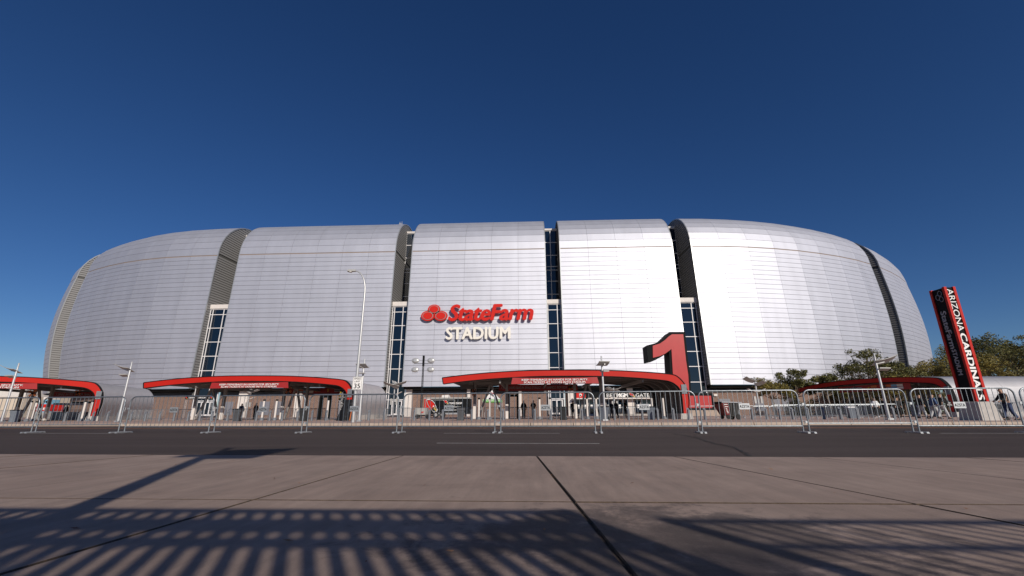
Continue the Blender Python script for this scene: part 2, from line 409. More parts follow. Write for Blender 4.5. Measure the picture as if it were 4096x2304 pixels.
# ================================================================== the stadium
CP = [(-131, 150), (-131, 138), (-129.5, 126), (-127, 117), (-123, 108.5), (-118.3, 102), (-113.9, 98), (-108.5, 94.4), (-102.4, 91), (-93.5, 87), (-84.5, 84), (-75.6, 82.3), (-66, 81.7), (-54, 81.5), (-40, 81.5),
      (-26, 81.5), (-10, 81.5), (6, 81.5), (20, 81.5), (32, 81.7), (41, 82.3), (50.3, 84), (58, 86.2), (66.4, 89.4), (73, 92.6), (81, 97.5), (88.3, 102.8), (96, 109.3), (102.3, 116), (107.6, 124), (111.5, 133), (114, 143), (115, 155)]
def catmull(P, n=12):
    out = []
    for i in range(len(P) - 1):
        p0, p1, p2, p3 = P[max(i - 1, 0)], P[i], P[i + 1], P[min(i + 2, len(P) - 1)]
        for k in range(n):
            t = k / n
            out.append(Vector([.5 * (2 * p1[j] + (p2[j] - p0[j]) * t + (2 * p0[j] - 5 * p1[j] + 4 * p2[j] - p3[j]) * t * t + (3 * p1[j] - p0[j] - 3 * p2[j] + p3[j]) * t ** 3) for j in (0, 1)]))
    out.append(Vector(P[-1])); return out
PL = catmull(CP); SL = [0.0]
for a, b in zip(PL, PL[1:]): SL.append(SL[-1] + (b - a).length)
def plan(s):
    import bisect
    i = min(max(bisect.bisect(SL, s) - 1, 0), len(PL) - 2); t = (s - SL[i]) / (SL[i + 1] - SL[i])
    p = PL[i].lerp(PL[i + 1], t)
    d = (plan_raw(s + .8) - plan_raw(s - .8)).normalized()
    return p, Vector((-d.y, d.x))          # inward normal
def plan_raw(s):
    import bisect
    i = min(max(bisect.bisect(SL, s) - 1, 0), len(PL) - 2); t = (s - SL[i]) / (SL[i + 1] - SL[i]); return PL[i].lerp(PL[i + 1], t)
def s_of(px, py):
    return min(range(len(PL)), key=lambda i: (PL[i] - Vector((px, py))).length)
def s_near(px, py):
    best = min(((plan_raw(k * .1) - Vector((px, py))).length, k * .1) for k in range(int(SL[-1] * 10))); return best[1]
NW, NA, RAD, Z0, ZT = 28, 11, 9.3, 5.3, 32.35
PROF = []                                      # (inset, z) per joint
for j in range(NW + 1): PROF.append((.9 * (j / NW) ** 1.2, Z0 + (ZT - Z0) * j / NW))
for j in range(1, NA + 1):
    a = R(106) * (j / NA) ** .97; PROF.append((.9 + RAD * (1 - math.cos(a)), ZT + RAD * math.sin(a)))
stad = thing('stadium', 'huge silver domed stadium clad in curved metal panels behind the red canopies', 'stadium', (-10, 81.5, 0))
def lean(s, z):                                # the ends of the shell wall bulge: their foot stands further in
    xx = plan_raw(s).x; fl = min(max((-66 - xx) / 42, 0), 1); fr_ = min(max((xx - 50) / 40, 0), 1); e = 1.6 * fl + .8 * fr_; bg_ = 1.1 * fl + 1.0 * fr_
    t = min(max((ZT - z) / (ZT - Z0), 0), 1); return e * t ** 1.6 - bg_ * math.sin(math.pi * t)
def S3(s, inset, z):
    p, n = plan(s); q = p + n * (inset + lean(s, z)); return Vector((q.x, q.y, z))
SHELLS = [((-131, 148), (-109.2, 94.8), 9), ((-102.2, 90.9), (-64.6, 81.6), 7), ((-59.8, 81.5), (-27.2, 81.5), 6), ((-23.6, 81.5), (3.3, 81.5), 5), ((6.4, 81.5), (28.7, 81.5), 4), ((32.6, 81.8), (77, 95), 8), ((81.2, 97.7), (115, 152), 10)]
SR = []
allpan = []; 
for k, (a, b, nc) in enumerate(SHELLS):
    s0 = s_near(*a); s1 = s_near(*b); SR.append((s0, s1)); bk = MB()
    cuts = [s0 + (s1 - s0) * i / nc for i in range(nc + 1)]
    if k == 1: cuts = [s0] + [s0 + 3.6 + (s1 - s0 - 3.6) * i / 6 for i in range(7)]
    for i in range(len(cuts) - 1):
        ca, cb = cuts[i], cuts[i + 1]; (pa, na), (pb, nb) = plan(ca), plan(cb)
        def P(t, j, off):
            ins, z = PROF[j]
            if j == 0: dz, di = PROF[1][1] - z, PROF[1][0] - ins
            elif j == len(PROF) - 1: dz, di = z - PROF[j - 1][1], ins - PROF[j - 1][0]
            else: dz, di = PROF[j + 1][1] - PROF[j - 1][1], PROF[j + 1][0] - PROF[j - 1][0]
            l = math.hypot(dz, di); ni, nz = -dz / l, di / l     # outward normal: (inset, z)
            pp = pa.lerp(pb, t); n2 = na.lerp(nb, t).normalized(); q = pp + n2 * (ins + ni * off + lean(ca + (cb - ca) * t, z)); return Vector((q.x, q.y, z + nz * off))
        gx = .017 / (cb - ca)
        for j in range(len(PROF) - 1):
            bk.quad(P(0, j, 0), P(1, j, 0), P(1, j + 1, 0), P(0, j + 1, 0))
            F = [P(gx, j, .14), P(1 - gx, j, .14), P(1 - gx, j + 1, .14), P(gx, j + 1, .14)]
            B = [P(gx, j, .01), P(1 - gx, j, .01), P(1 - gx, j + 1, .01), P(gx, j + 1, .01)]
            hgt = (F[3] - F[0]).length; lo = .03 / hgt; hi = .03 / hgt
            if j == NW: lo = .10 / hgt
            if j == NW - 1: hi = .12 / hgt
            Fq = [F[0].lerp(F[3], lo), F[1].lerp(F[2], lo), F[1].lerp(F[2], 1 - hi), F[0].lerp(F[3], 1 - hi)]
            Bq = [B[0].lerp(B[3], lo), B[1].lerp(B[2], lo), B[1].lerp(B[2], 1 - hi), B[0].lerp(B[3], 1 - hi)]
            ctr = (F[0] + F[2]) / 2; nrm = (F[1] - F[0]).cross(F[3] - F[0]); d = ctr - CAM
            vis = -nrm.dot(d.normalized()) / d.length_squared
            if nrm.dot(d) > 0 and nrm.y > 0: vis = -1
            allpan.append((vis, k, [Bq[0], Bq[1], Fq[1], Fq[0], Bq[3], Bq[2], Fq[2], Fq[3]]))
    sh = bk.build('cladding_shell', 'joint', stad)
    SR[-1] = (s0, s1, sh)
    bb = MB()
    for i in range(len(cuts) - 1):
        a3, b3 = S3(cuts[i], .9 - .03, ZT), S3(cuts[i + 1], .9 - .03, ZT); n2 = plan(cuts[i])[1]; n3 = Vector((n2.x, n2.y, 0))
        bb.quad(a3 - n3 * .06 - Z_ * .10, b3 - n3 * .06 - Z_ * .10, b3 - n3 * .06 + Z_ * .08, a3 - n3 * .06 + Z_ * .08)
    bb.build('seam_band', 'band', stad)
allpan.sort(key=lambda q: -q[0])
for vis, k, q in allpan[:300]:
    MB().hexa(q).build('panel', 'panel', SR[k][2])
mb = MB()
for vis, k, q in allpan[300:]: mb.hexa(q)
mb.build('panel', 'panel', stad, kind='stuff')
# ribbed end caps
def endcap(s, side, depth=10.5):
    p, n = plan(s); n3 = Vector((n.x, n.y, 0)); t3 = Vector((n.y, -n.x, 0)) * (1 if side > 0 else -1)   # t3 points out of the shell end
    o = Vector((p.x, p.y, 0)); mb = MB(); rib = MB()
    prof = [(a + lean(s, z), z) for a, z in PROF]
    dz = prof[-1]
    pts = [(a + .02, z) for a, z in prof] + [(dz[0], Z0)]
    m = len(pts); k = len(mb.v); mb.v += [o + n3 * a + Z_ * z - t3 * .02 for a, z in pts]; 
    for i in range(m - 2): mb.f.append((i, i + 1, m - 1))
    mb.v += [v - t3 * .3 for v in list(mb.v)]; 
    for i in range(m - 2): mb.f.append((m + i + 1, m + i, m + m - 1))
    def ins_at(z):
        for (a0, z0), (a1, z1) in zip(prof, prof[1:]):
            if z0 <= z <= z1: return a0 + (a1 - a0) * (z - z0) / max(z1 - z0, 1e-6)
        return None
    def back_at(z):
        for (a0, z0), (a1, z1) in zip(prof, prof[1:]):
            if z1 < z0 and z1 <= z <= z0: return a0 + (a1 - a0) * (z0 - z) / (z0 - z1)
        return dz[0]
    z = Z0 + .1
    while z < 41.5:
        i0 = ins_at(z + .3)
        if i0 is None: break
        if not (ZT - .25 < z < ZT + .15):
            i1 = back_at(z + .3)
            a, b = o + n3 * (i0 + .06), o + n3 * (i1 - .02)
            rib.hexa([a + Z_ * (z) - t3 * .01, b + Z_ * z - t3 * .01, b + Z_ * z + t3 * .11, a + Z_ * z + t3 * .11,
                      a + Z_ * (z + .38) - t3 * .01, b + Z_ * (z + .38) - t3 * .01, b + Z_ * (z + .40) + t3 * .06, a + Z_ * (z + .40) + t3 * .06])
        z += .5
    mb.build('end_cap', 'capdark', stad); rib.build('cap_louvre', 'louvre', stad, kind='stuff')
    e = MB()
    for (a0, z0), (a1, z1) in zip(prof, prof[1:]):
        e.bar(o + n3 * (a0 - .04) + Z_ * z0 + t3 * .05, o + n3 * (a1 - .04) + Z_ * z1 + t3 * .05, .18, .22)
    e.build('edge_trim', 'galvflat', stad)
for k in range(len(SR)):
    if k > 0: endcap(SR[k][0], -1)
    if k < len(SR) - 1: endcap(SR[k][1], 1)
# slots: lower and upper glazing
def glaze(sa, sb, ins, z0, z1, ncol, zs, ratios=None):
    A, B = S3(sa, ins, 0), S3(sb, ins, 0); ux = (B - A); L = ux.length; ux.normalize(); nn = Vector((ux.y, -ux.x, 0))
    cols = ratios or [i / ncol for i in range(ncol + 1)]
    fr = MB()
    for c in cols: fr.obox(A, ux, nn, Z_, c * L - .07, c * L + .07, -.05, .10, z0, z1)
    for z in zs: fr.obox(A, ux, nn, Z_, 0, L, -.04, .085, z - .065, z + .065)
    f = fr.build('mullion_frame', 'mullion', stad)
    for c0, c1 in zip(cols, cols[1:]):
        for a, b in zip(zs, zs[1:]):
            MB().obox(A, ux, nn, Z_, c0 * L + .072, c1 * L - .072, -.03, .0, a + .067, b - .067).build('pane', 'glass', f)
    return A, ux, nn, L, f
ZL = [.3, 3.05, 5.9, 8.75, 11.55, 14.35, 17.15, 19.9, 21.0]
ZU = [21.9, 24.8, 27.7, 30.2, 31.0, 33.6, 36.6, 39.4]
slots = []
for k in range(1, 5):
    sa, sb = SR[k][1] + .02, SR[k + 1][0] - .02
    A, ux, nn, L, f = glaze(sa, sb, 1.7, .3, 21.0, 2, ZL, [.03, .14, .62, 1.0] if k < 3 else [.0, .10, .70, .93])
    slots.append((A, ux, nn, L))
    h = MB().obox(A, ux, nn, Z_, 0, L, -6.4, .28, 21.1, 21.95); h.build('header_beam', 'white', stad)
    glaze(sa, sb, 8.1, 21.0, 39.6, 2, ZU, [.0, .5, 1.0])
    A2 = S3(sa, 8.1, 0); MB().obox(A2, ux, nn, Z_, -.3, L + .3, -.3, .25, 39.5, 39.85).build('coping', 'white', stad)
for k in (0, 5):
    a, b = S3(SR[k][1], 9.5, 0), S3(SR[k + 1][0], 9.5, 0)
    MB().quad(a, b, b + Z_ * 40, a + Z_ * 40).build('recess_wall', 'capdark', stad)
# roof deck behind the shells, back wall
N = 60; rf = MB(); ring = [S3(SL[-1] * i / N, 12, 39.3) for i in range(N + 1)]
c0 = Vector((-10, 170, 41)); 
for a, b in zip(ring, ring[1:]): rf.v += [a, b, Vector((b.x, max(b.y, 175), 41)), Vector((a.x, max(a.y, 175), 41))]; n0 = len(rf.v); rf.f.append((n0 - 4, n0 - 3, n0 - 2, n0 - 1))
rf.build('roof_deck', 'canopyshell', stad)
# ground storey under the cladding: block wall, louvre band, dark soffit
GX = [SR[1][0] + i * (SR[5][1] - SR[1][0]) / 48 for i in range(49)]
slot_iv = [(SR[k][1], SR[k + 1][0]) for k in range(1, 5)]
def runs(s0, s1, step):
    out = []; marks = sorted([s0, s1] + [x for iv in slot_iv for x in iv if s0 < x < s1])
    for a, b in zip(marks, marks[1:]):
        if any(abs(a - iv[0]) < .01 for iv in slot_iv): continue
        n = max(1, int((b - a) / step)); out += [(a + (b - a) * i / n, a + (b - a) * (i + 1) / n) for i in range(n)]
    return out
WLS = {}
for a, b in runs(SR[1][0], SR[5][1], 4):
    kk = next(k for k in range(1, 6) if a < SR[k][1] + .5); wl, lv, sf = WLS.setdefault(kk, (MB(), MB(), MB()))
    wl.quad(S3(a, 2.2, 0), S3(b, 2.2, 0), S3(b, 2.2, 4.0), S3(a, 2.2, 4.0))
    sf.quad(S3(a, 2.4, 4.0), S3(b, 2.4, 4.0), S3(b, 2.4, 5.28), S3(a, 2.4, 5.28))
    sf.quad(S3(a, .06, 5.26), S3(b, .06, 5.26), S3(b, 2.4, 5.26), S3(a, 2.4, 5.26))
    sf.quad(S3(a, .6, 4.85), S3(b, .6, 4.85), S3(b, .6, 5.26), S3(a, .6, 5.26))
    for q in range(5):
        z = 4.02 + q * .155
        lv.hexa([S3(a, 2.1, z), S3(b, 2.1, z), S3(b, 2.38, z), S3(a, 2.38, z), S3(a, 2.22, z + .1), S3(b, 2.22, z + .1), S3(b, 2.38, z + .1), S3(a, 2.38, z + .1)])
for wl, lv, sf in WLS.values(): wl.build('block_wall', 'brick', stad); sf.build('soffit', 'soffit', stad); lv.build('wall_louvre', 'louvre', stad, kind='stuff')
def onwall(px, py, ins=2.2):
    Y = 81.5 + ins; return atY(px, py, Y)
for x0, x1 in ((955, 990), (1181, 1206), (1622, 1647), (1868, 1881), (2075, 2087), (2273, 2299), (2511, 2534)):
    a, b = onwall(x0, 1640), onwall(x1, 1640)
    MB().box(a.x, b.x, 83.05, 83.66, 0, 4.9).build('pilaster', 'white', stad)
for x0, x1, y0, y1 in ((884, 926, 1607, 1661), (1031, 1074, 1606, 1661), (1095, 1136, 1606, 1661), (2885, 2931, 1595, 1645), (3037, 3078, 1594, 1645), (3115, 3156, 1594, 1645), (3165, 3203, 1594, 1645), (3225, 3258, 1594, 1645)):
    a, b = onwall((x0 + x1) / 2, y0), onwall((x0 + x1) / 2, y1); xa, xb = onwall(x0, y1).x, onwall(x1, y1).x
    s = s_near(b.x, 83); p, n = plan(s); n3 = Vector((n.x, n.y, 0)); ux = Vector((n.y, -n.x, 0)); o = S3(s, 2.2, 0); hw = (xb - xa) / 2
    zb = max(b.z, .35)
    f = MB().obox(o, ux, -n3, Z_, -hw, hw, .002, .05, zb, a.z); f = f.build('window', 'doorframe', stad)
    for q in range(2):
        MB().obox(o, ux, -n3, Z_, -hw + .06 + q * hw, -.04 + q * hw, .052, .07, zb + .06, a.z - .06).build('pane', 'win', f)
# white sign plates on the wall
for px in (2193, 2404, 3203 - 340):
    a = onwall(px, 1580); MB().box(a.x - .35, a.x + .35, 83.62, 83.68, a.z - .2, a.z + .2).build('wall_light', 'white', stad)

# --- entrance doors inside the slots and the gate
def doors(x0, x1, y, z0, z1, n, m='mullion', one=False, sill=True):
    f = MB(); wdt = (x1 - x0) / n
    for i in range(n + 1): f.box(x0 + i * wdt - .09, x0 + i * wdt + .09, y - .1, y, z0, z1)
    f.box(x0 - .09, x1 + .09, y - .12, y + .02, z1 - .03, z1 + .13)
    if sill: f.box(x0, x1, y - .09, y - .01, z0, z0 + .28)
    fo = f.build('door_frame', m, stad)
    for i in range(n):
        MB().box(x0 + i * wdt + .1, x0 + (i + 1) * wdt - .1, y - .05, y - .03, z0 + .28, z1 - .03).build('door_leaf', 'glass', fo)
        if one: text('numeral', '1', (x0 + (i + .5) * wdt - .17, y - .06, z0 + 1.0), X_, Z_, .34, .62, 'whitetxt', fo, bold=.03)
A, ux, nn, L = slots[0]; doors(A.x + .4, A.x + L - .2, A.y - .35, .3, 2.75, 5)
A, ux, nn, L = slots[1]; doors(A.x + 1.4, A.x + L - .4, A.y - .35, .3, 2.75, 2)
A, ux, nn, L = slots[2]; doors(A.x + .5, A.x + L - .6, A.y - .35, .3, 2.75, 2)
# gate front
gx0, gx1 = onwall(2300, 1620, 1.8).x, onwall(2640, 1620, 1.8).x
MB().box(gx0, gx1, 82.9, 83.66, .0, .32).build('gate_step', 'concrete', stad)
gf = MB().box(gx0, gx1, 82.95, 83.64, 3.15, 4.15).build('gate_fascia', 'black', stad)
gs = onwall(2290, 1592, .8)
MB().box(gs.x, gx1, 81.9, 83.6, 2.93, 3.13).build('gate_awning', 'white', stad)
gapx = onwall(2405, 1620).x; gapb = onwall(2420, 1620).x; pil = onwall(2511, 1620).x; pilb = onwall(2534, 1620).x
doors(gx0 + .1, gapx - .1, 83.2, .32, 2.75, 4, 'doorframe', True, False)
doors(gapb + .1, pil - .1, 83.2, .32, 2.75, 4, 'doorframe', True, False)
doors(pilb + .1, gx1 - .2, 83.2, .32, 2.75, 4, 'doorframe', True, False)
MB().box(gapx, gapb, 83.0, 83.3, .32, 2.9).build('gate_pier', 'brick', stad)
def wtext(name, s, x0, x1, y0, y1, Y, m, **k):
    a = atY(x0, y1, Y); b = atY(x1, y1, Y); t = atY((x0 + x1) / 2, y0, Y); bo = atY((x0 + x1) / 2, y1, Y)
    return text(name, s, (a.x, Y, bo.z), X_, Z_, b.x - a.x, t.z - bo.z, m, stad, **k)
wtext('lettering', 'BET', 2427, 2464, 1574.5, 1588.5, 82.9, 'whitetxt', bold=.0)
wtext('lettering', 'MGM', 2468, 2511, 1573.5, 1588.5, 82.9, 'whitetxt', bold=.06)
wtext('lettering', 'GATE', 2543, 2598, 1573.5, 1588, 82.9, 'whitetxt', bold=.0)
e0 = atY(2517, 1589, 82.9); bird((e0.x, 82.9, e0.z), X_, Z_, 1.05, stad, .75)
rs0 = onwall(2300, 1590, 1.3); rs1 = onwall(2342, 1572, 1.3)
MB().box(rs0.x, rs1.x, 82.6, 82.94, 3.15, 4.15).build('red_sign', 'bright_red', stad)
cx = (rs0.x + rs1.x) / 2
MB().disc((cx, 82.58, 3.68), .27, Y_, .03, 20).build('sign_roundel', 'whitetxt', stad)
wc = MB().disc((cx + .02, 82.55, 3.60), .12, Y_, .02, 14); wc.disc((cx - .03, 82.55, 3.83), .045, Y_, .02, 8)
wc.bar((cx - .03, 82.55, 3.8), (cx, 82.55, 3.62), .035); wc.bar((cx, 82.55, 3.66), (cx + .12, 82.55, 3.66), .03); wc.bar((cx + .12, 82.55, 3.66), (cx + .16, 82.55, 3.5), .03)
wc.build('wheelchair_symbol', 'blacktxt', stad)
# --- name letters on the middle shell
Yw = 81.0
wtext('lettering', 'StateFarm', 1795, 2132, 1218, 1281, Yw, 'bright_red', ext=.16, bold=.034, shear=.22, space=.94)
wtext('lettering', 'STADIUM', 1785, 2040, 1309, 1356, Yw, 'cream', ext=.16, bold=.034, space=1.02)
for cx, cy, rx, ry in ((1736, 1237, 25, 19), (1711, 1263, 27, 20), (1763, 1263, 27, 20)):
    c = atY(cx, cy, Yw); k = (atY(cx + rx, cy, Yw) - c).length; k2 = (atY(cx, cy - ry, Yw) - c).length
    el = lambda q: [(math.cos(2 * math.pi * i / 32) * k * q, math.sin(2 * math.pi * i / 32) * k2 * q) for i in range(32)]
    d = MB().prism(el(1), (c.x, Yw + .18, c.z), X_, Z_, 0, .16, -Y_).build('logo_oval', 'bright_red', stad)
    rg = MB(); A_, B_ = el(.80), el(.70)
    for i in range(32):
        j = (i + 1) % 32
        rg.hexa([Vector((c.x + p[0], Yw + dy, c.z + p[1])) for dy in (.0, -.02) for p in (A_[i], A_[j], B_[j], B_[i])])
    rg.build('logo_ring', 'joint', d)
    MB().prism(el(.70), (c.x, Yw + .02, c.z), X_, Z_, 0, .09, -Y_).build('logo_centre', 'bright_red', d)
# --- aerials
for px, py, n in ((962, 932, 7), (1605, 905, 3)):
    b = atY(px, py, 92 if n == 7 else 90)
    mb = MB(); mb.tube([b - Z_ * 2, b], .06, 5)
    for q in range(n):
        x = b.x + (q - n / 2) * .28; mb.tube([(x, b.y, b.z - .6), (x, b.y, b.z + random.uniform(.9, 1.3))], .03, 4); mb.box(x - .07, x + .07, b.y - .05, b.y + .05, b.z + .2, b.z + .8)
    mb.tube([(b.x - n * .14, b.y, b.z - .3), (b.x + n * .14, b.y, b.z - .3)], .04, 4)
    tag(mb.build('antenna_cluster', 'silver'), 'small aerials on the roof edge above the ' + ('wide ribbed gap' if n == 7 else 'glazed gap left of the name'), 'antenna', 'aerials on the stadium roof')

# ================================================================== entrance canopies
C3Y = 37.6
OUT = [(1770, 1512), (1880, 1499), (2000, 1489), (2165, 1482), (2407, 1482), (2536, 1487), (2613, 1492), (2687, 1499), (2714, 1512), (2734, 1534), (2745, 1556), (2754, 1600), (2752, 1656)]
INN = [(1774, 1536), (1880, 1523), (2000, 1513), (2165, 1505), (2407, 1505), (2536, 1511), (2643, 1520), (2677, 1526), (2700, 1538), (2716, 1555), (2726, 1588), (2732, 1656)]
_l = atY(2755, 1656, C3Y).x
def loc(p): q = atY(p[0], p[1], C3Y); return (_l - q.x, q.z)
def smooth2(P):
    P = [Vector(p) for p in P]; return [tuple(v) for v in catmull(P, 4)]
OL, IL = smooth2([loc(p) for p in OUT]), smooth2([loc(p) for p in INN])
def canopy(origin, U, V, label, banner, back, depth=9.5, short=1.0):
    t = thing('entrance_canopy', label, 'canopy', origin, 'red entrance canopies'); o = Vector(origin); V3 = Vector((*V, 0)).normalized(); U3 = Vector((*U, 0)).normalized()
    P = lambda x, d, z: o + U3 * x * short + V3 * d + Z_ * z
    n = len(OL); mb = MB()
    m = min(len(OL), len(IL)); fo = OL; fi = IL
    # red fascia as a strip between outer and inner outline
    ri = [fi[int(i * (len(fi) - 1) / (n - 1))] for i in range(n)]
    for i in range(n - 1):
        (a, za), (b, zb) = fo[i], fo[i + 1]; (c, zc), (d, zd) = ri[i], ri[i + 1]
        mb.hexa([P(c, -.12, zc), P(d, -.12, zd), P(d, .15, zd), P(c, .15, zc), P(a, -.12, za), P(b, -.12, zb), P(b, .15, zb), P(a, .15, za)])
    mb.build('fascia', 'red', t)
    tr = MB()
    for pts, s in ((fo, 1), (ri, -.45)):
        for (a, za), (b, zb) in zip(pts, pts[1:]): tr.bar(P(a, .02, za + .02 * s), P(b, .02, zb + .02 * s), .06 if s > 0 else .05, .36, up=V3)
    tr.bar(P(fo[0][0], .02, fo[0][1]), P(ri[0][0], .02, ri[0][1]), .07, .36, up=V3)
    tr.build('edge_trim', 'black', t)
    # roof skin in panels, brown lining, ribs
    seg = fo[::4] + ([fo[-1]] if (len(fo) - 1) % 4 else [])
    for i in range(len(seg) - 1):
        (a, za), (b, zb) = seg[i], seg[i + 1]
        sub = fo[i * 4:i * 4 + 5]
        for q in range(2):
            d0, d1 = .16 + q * (depth - .16) / 2 + .01, .16 + (q + 1) * (depth - .16) / 2 - .01
            pm = MB()
            for (a, za), (b, zb) in zip(sub, sub[1:]):
                nx, nz = (zb - za), -(b - a); l = math.hypot(nx, nz) or 1; nx, nz = nx / l * .05, nz / l * .05
                pm.hexa([P(a + nx, d0, za + nz), P(b + nx, d0, zb + nz), P(b + nx, d1, zb + nz), P(a + nx, d1, za + nz), P(a, d0, za), P(b, d0, zb), P(b, d1, zb), P(a, d1, za)])
            pm.build('skin_panel', 'canopyshell', t, smooth=True)
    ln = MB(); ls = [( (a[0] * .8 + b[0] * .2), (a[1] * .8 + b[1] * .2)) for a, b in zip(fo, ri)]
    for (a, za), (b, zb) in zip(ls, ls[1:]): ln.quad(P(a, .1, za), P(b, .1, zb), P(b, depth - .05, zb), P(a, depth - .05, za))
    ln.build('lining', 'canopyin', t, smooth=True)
    lr = [((a[0] * .35 + b[0] * .65), (a[1] * .35 + b[1] * .65)) for a, b in zip(fo, ri)]
    for k in range(5):
        d = .9 + k * (depth - 1.2) / 4.0; rb = MB()
        for (a, za), (b, zb) in zip(lr[4:], lr[5:]): rb.bar(P(a, d, za), P(b, d, zb), .12, .34, up=V3)
        rb.build('rib', 'steel', t)
    pl = MB()
    for x in (3.4, 7.5, 11.5, 15.5): pl.bar(P(x, .3, ls[30][1] - .25), P(x, depth - .3, ls[30][1] - .25), .14, .26)
    pl.build('purlin', 'steel', t, kind='stuff')
    (a, za), (c, zc) = fo[0], ri[0]
    bf = MB()
    for i in range(n - 1):
        (a, za), (b, zb) = fo[i], fo[i + 1]; (c, zc), (d, zd) = ri[i], ri[i + 1]
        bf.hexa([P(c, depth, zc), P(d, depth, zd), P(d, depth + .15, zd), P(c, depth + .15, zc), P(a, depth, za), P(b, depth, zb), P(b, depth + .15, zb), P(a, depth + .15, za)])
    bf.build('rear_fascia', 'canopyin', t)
    MB().hexa([P(-.25, -.3, -.02), P(.75, -.3, -.02), P(.75, depth + .3, -.02), P(-.25, depth + .3, -.02), P(-.2, -.25, .44), P(.7, -.25, .44), P(.7, depth + .25, .44), P(-.2, depth + .25, .44)]).build('plinth', 'concrete', t)
    MB().hexa([P(.0, -.2, 2.0), P(.42, -.2, 2.0), P(.42, -.13, 2.0), P(.0, -.13, 2.0), P(.0, -.2, 2.75), P(.42, -.2, 2.75), P(.42, -.13, 2.75), P(.0, -.13, 2.75)]).build('leg_plate', 'bollard', t)
    # columns with V braces
    def ceil(x):
        for (a, za), (b, zb) in zip(ri, ri[1:]):
            if min(a, b) <= x <= max(a, b): return za + .05
        return 3.8
    for xa, xb in ((18.1, 15.1), (8.8, 6.4)):
        for dd in (depth * .42,):
            for x in (xa, xb):
                MB().bar(P(x, dd, 0), P(x, dd, ceil(x)), .24).build('column', 'steel', t)
                MB().bar(P(x, dd, .05), P(x, dd, 1.35), .26).build('column_sleeve', 'white', t)
            xm = (xa + xb) / 2
            for x in (xa - .35, xb + .35):
                MB().bar(P(x, dd + .02, .1), P(xm, dd + .02, ceil(xm) - .1), .18).build('brace', 'steel', t)
            MB().bar(P(xa + .6, dd, ceil(xm) - .12), P(xb - .6, dd, ceil(xm) - .12), .2).build('beam', 'steel', t)
    if banner:
        x0, x1, z0, z1, sh, dy = banner; mb = MB(); nx = 14
        bz = lambda f, top: (z1 - .05 * math.sin(f * math.pi) if top else z0 + .04 * math.sin(f * math.pi))
        for i in range(nx):
            f0, f1 = i / nx, (i + 1) / nx; w0 = .07 * math.sin(f0 * 11); w1 = .07 * math.sin(f1 * 11)
            xx = lambda f, top: x1 + (x0 - x1) * f + (0 if top else .12 * (1 - 2 * f))
            mb.quad(P(xx(f0, 0), dy + w0 * .4, bz(f0, 0)), P(xx(f1, 0), dy + w1 * .4, bz(f1, 0)), P(xx(f1, 1), dy + w1 * .2, bz(f1, 1)), P(xx(f0, 1), dy + w0 * .2, bz(f0, 1)))
        b = tag(mb.build('banner', 'banner', smooth=True, off=False), banner_label(label), 'banner', 'red security banners')
        L = abs(x1 - x0); zz = z0 + .06; hh = z1 - z0 - .16; 
        oo = P(x1 - L * .10, dy - .06, zz)
        text('lettering', 'KEEP ITEMS/BAGS IN HANDS FOR SECURITY.', P(x1 - L * .11, dy - .06, zz + hh * .54), -U3, Z_, L * .78 * short, hh * .40, 'whitetxt', b, ext=.012, bold=.022, shear=sh)
        text('lettering', 'SCAN TICKETS AT DOORS INTO STADIUM.', P(x1 - L * .135, dy - .06, zz), -U3, Z_, L * .73 * short, hh * .40, 'whitetxt', b, ext=.012, bold=.022, shear=sh)
    if back:
        kind, x0, x1, z0, z1 = back
        dd = depth - .6 if kind != 'front' else .5
        b = MB().hexa([P(x1, dd, z0), P(x0, dd, z0), P(x0, dd + .02, z0), P(x1, dd + .02, z0), P(x1, dd, z1), P(x0, dd, z1), P(x0, dd + .02, z1), P(x1, dd + .02, z1)])
        b = b.build('hanging_banner', 'banner', off=False); L = x1 - x0; h = z1 - z0
        if kind == 'thanks':
            tag(b, 'dark red banner with reversed THANK YOU lettering under canopy ' + ' '.join(label.split('canopy ')[-1].split()[:3]), 'banner')
            text('lettering', "THANK YOU FOR COMING TO TODAY'S GAME. PLEASE DRIVE SAFELY.", P(x1 - L * .02, dd - .012, z0 + h * .3), -U3, Z_, L * .96 * short, h * .42, 'graytxt', b, ext=.01, bold=.01, mirror=True)
        else:
            tag(b, 'direction banner with yellow arrows under the canopy ' + ' '.join(label.split('canopy ')[-1].split()[:6]), 'banner')
            def arrow(x, z, s, ang, m='yellow'):
                c = P(x, dd - .02, z); d = -U3 * math.cos(ang) + Z_ * math.sin(ang); mb = MB()
                mb.bar(c - d * s, c + d * s, .07, .02, up=V3)
                for q in (2.4, -2.4):
                    e = -U3 * math.cos(ang + q) + Z_ * math.sin(ang + q); mb.bar(c + d * s, c + d * s + e * s * .9, .07, .02, up=V3)
                mb.build('arrow', m, b)
            zc = (z0 + z1) / 2; hs = h * .28
            if kind == 'rev': seq = [(.07, 'A', 0), (.16, 'BLACK', .08), (.28, 'HARDSHARE', .12), (.4, 'GREEN', .08), (.52, 'A', 90), (.66, 'A', 180), (.80, '', .2)]
            else: seq = [(.06, 'A', 90), (.14, 'BLACK', .06), (.24, 'ROSEGATE', .1), (.33, 'GREEN', .06), (.45, 'A', 0), (.53, '', .08), (.66, 'A', 270), (.80, '', .22)]
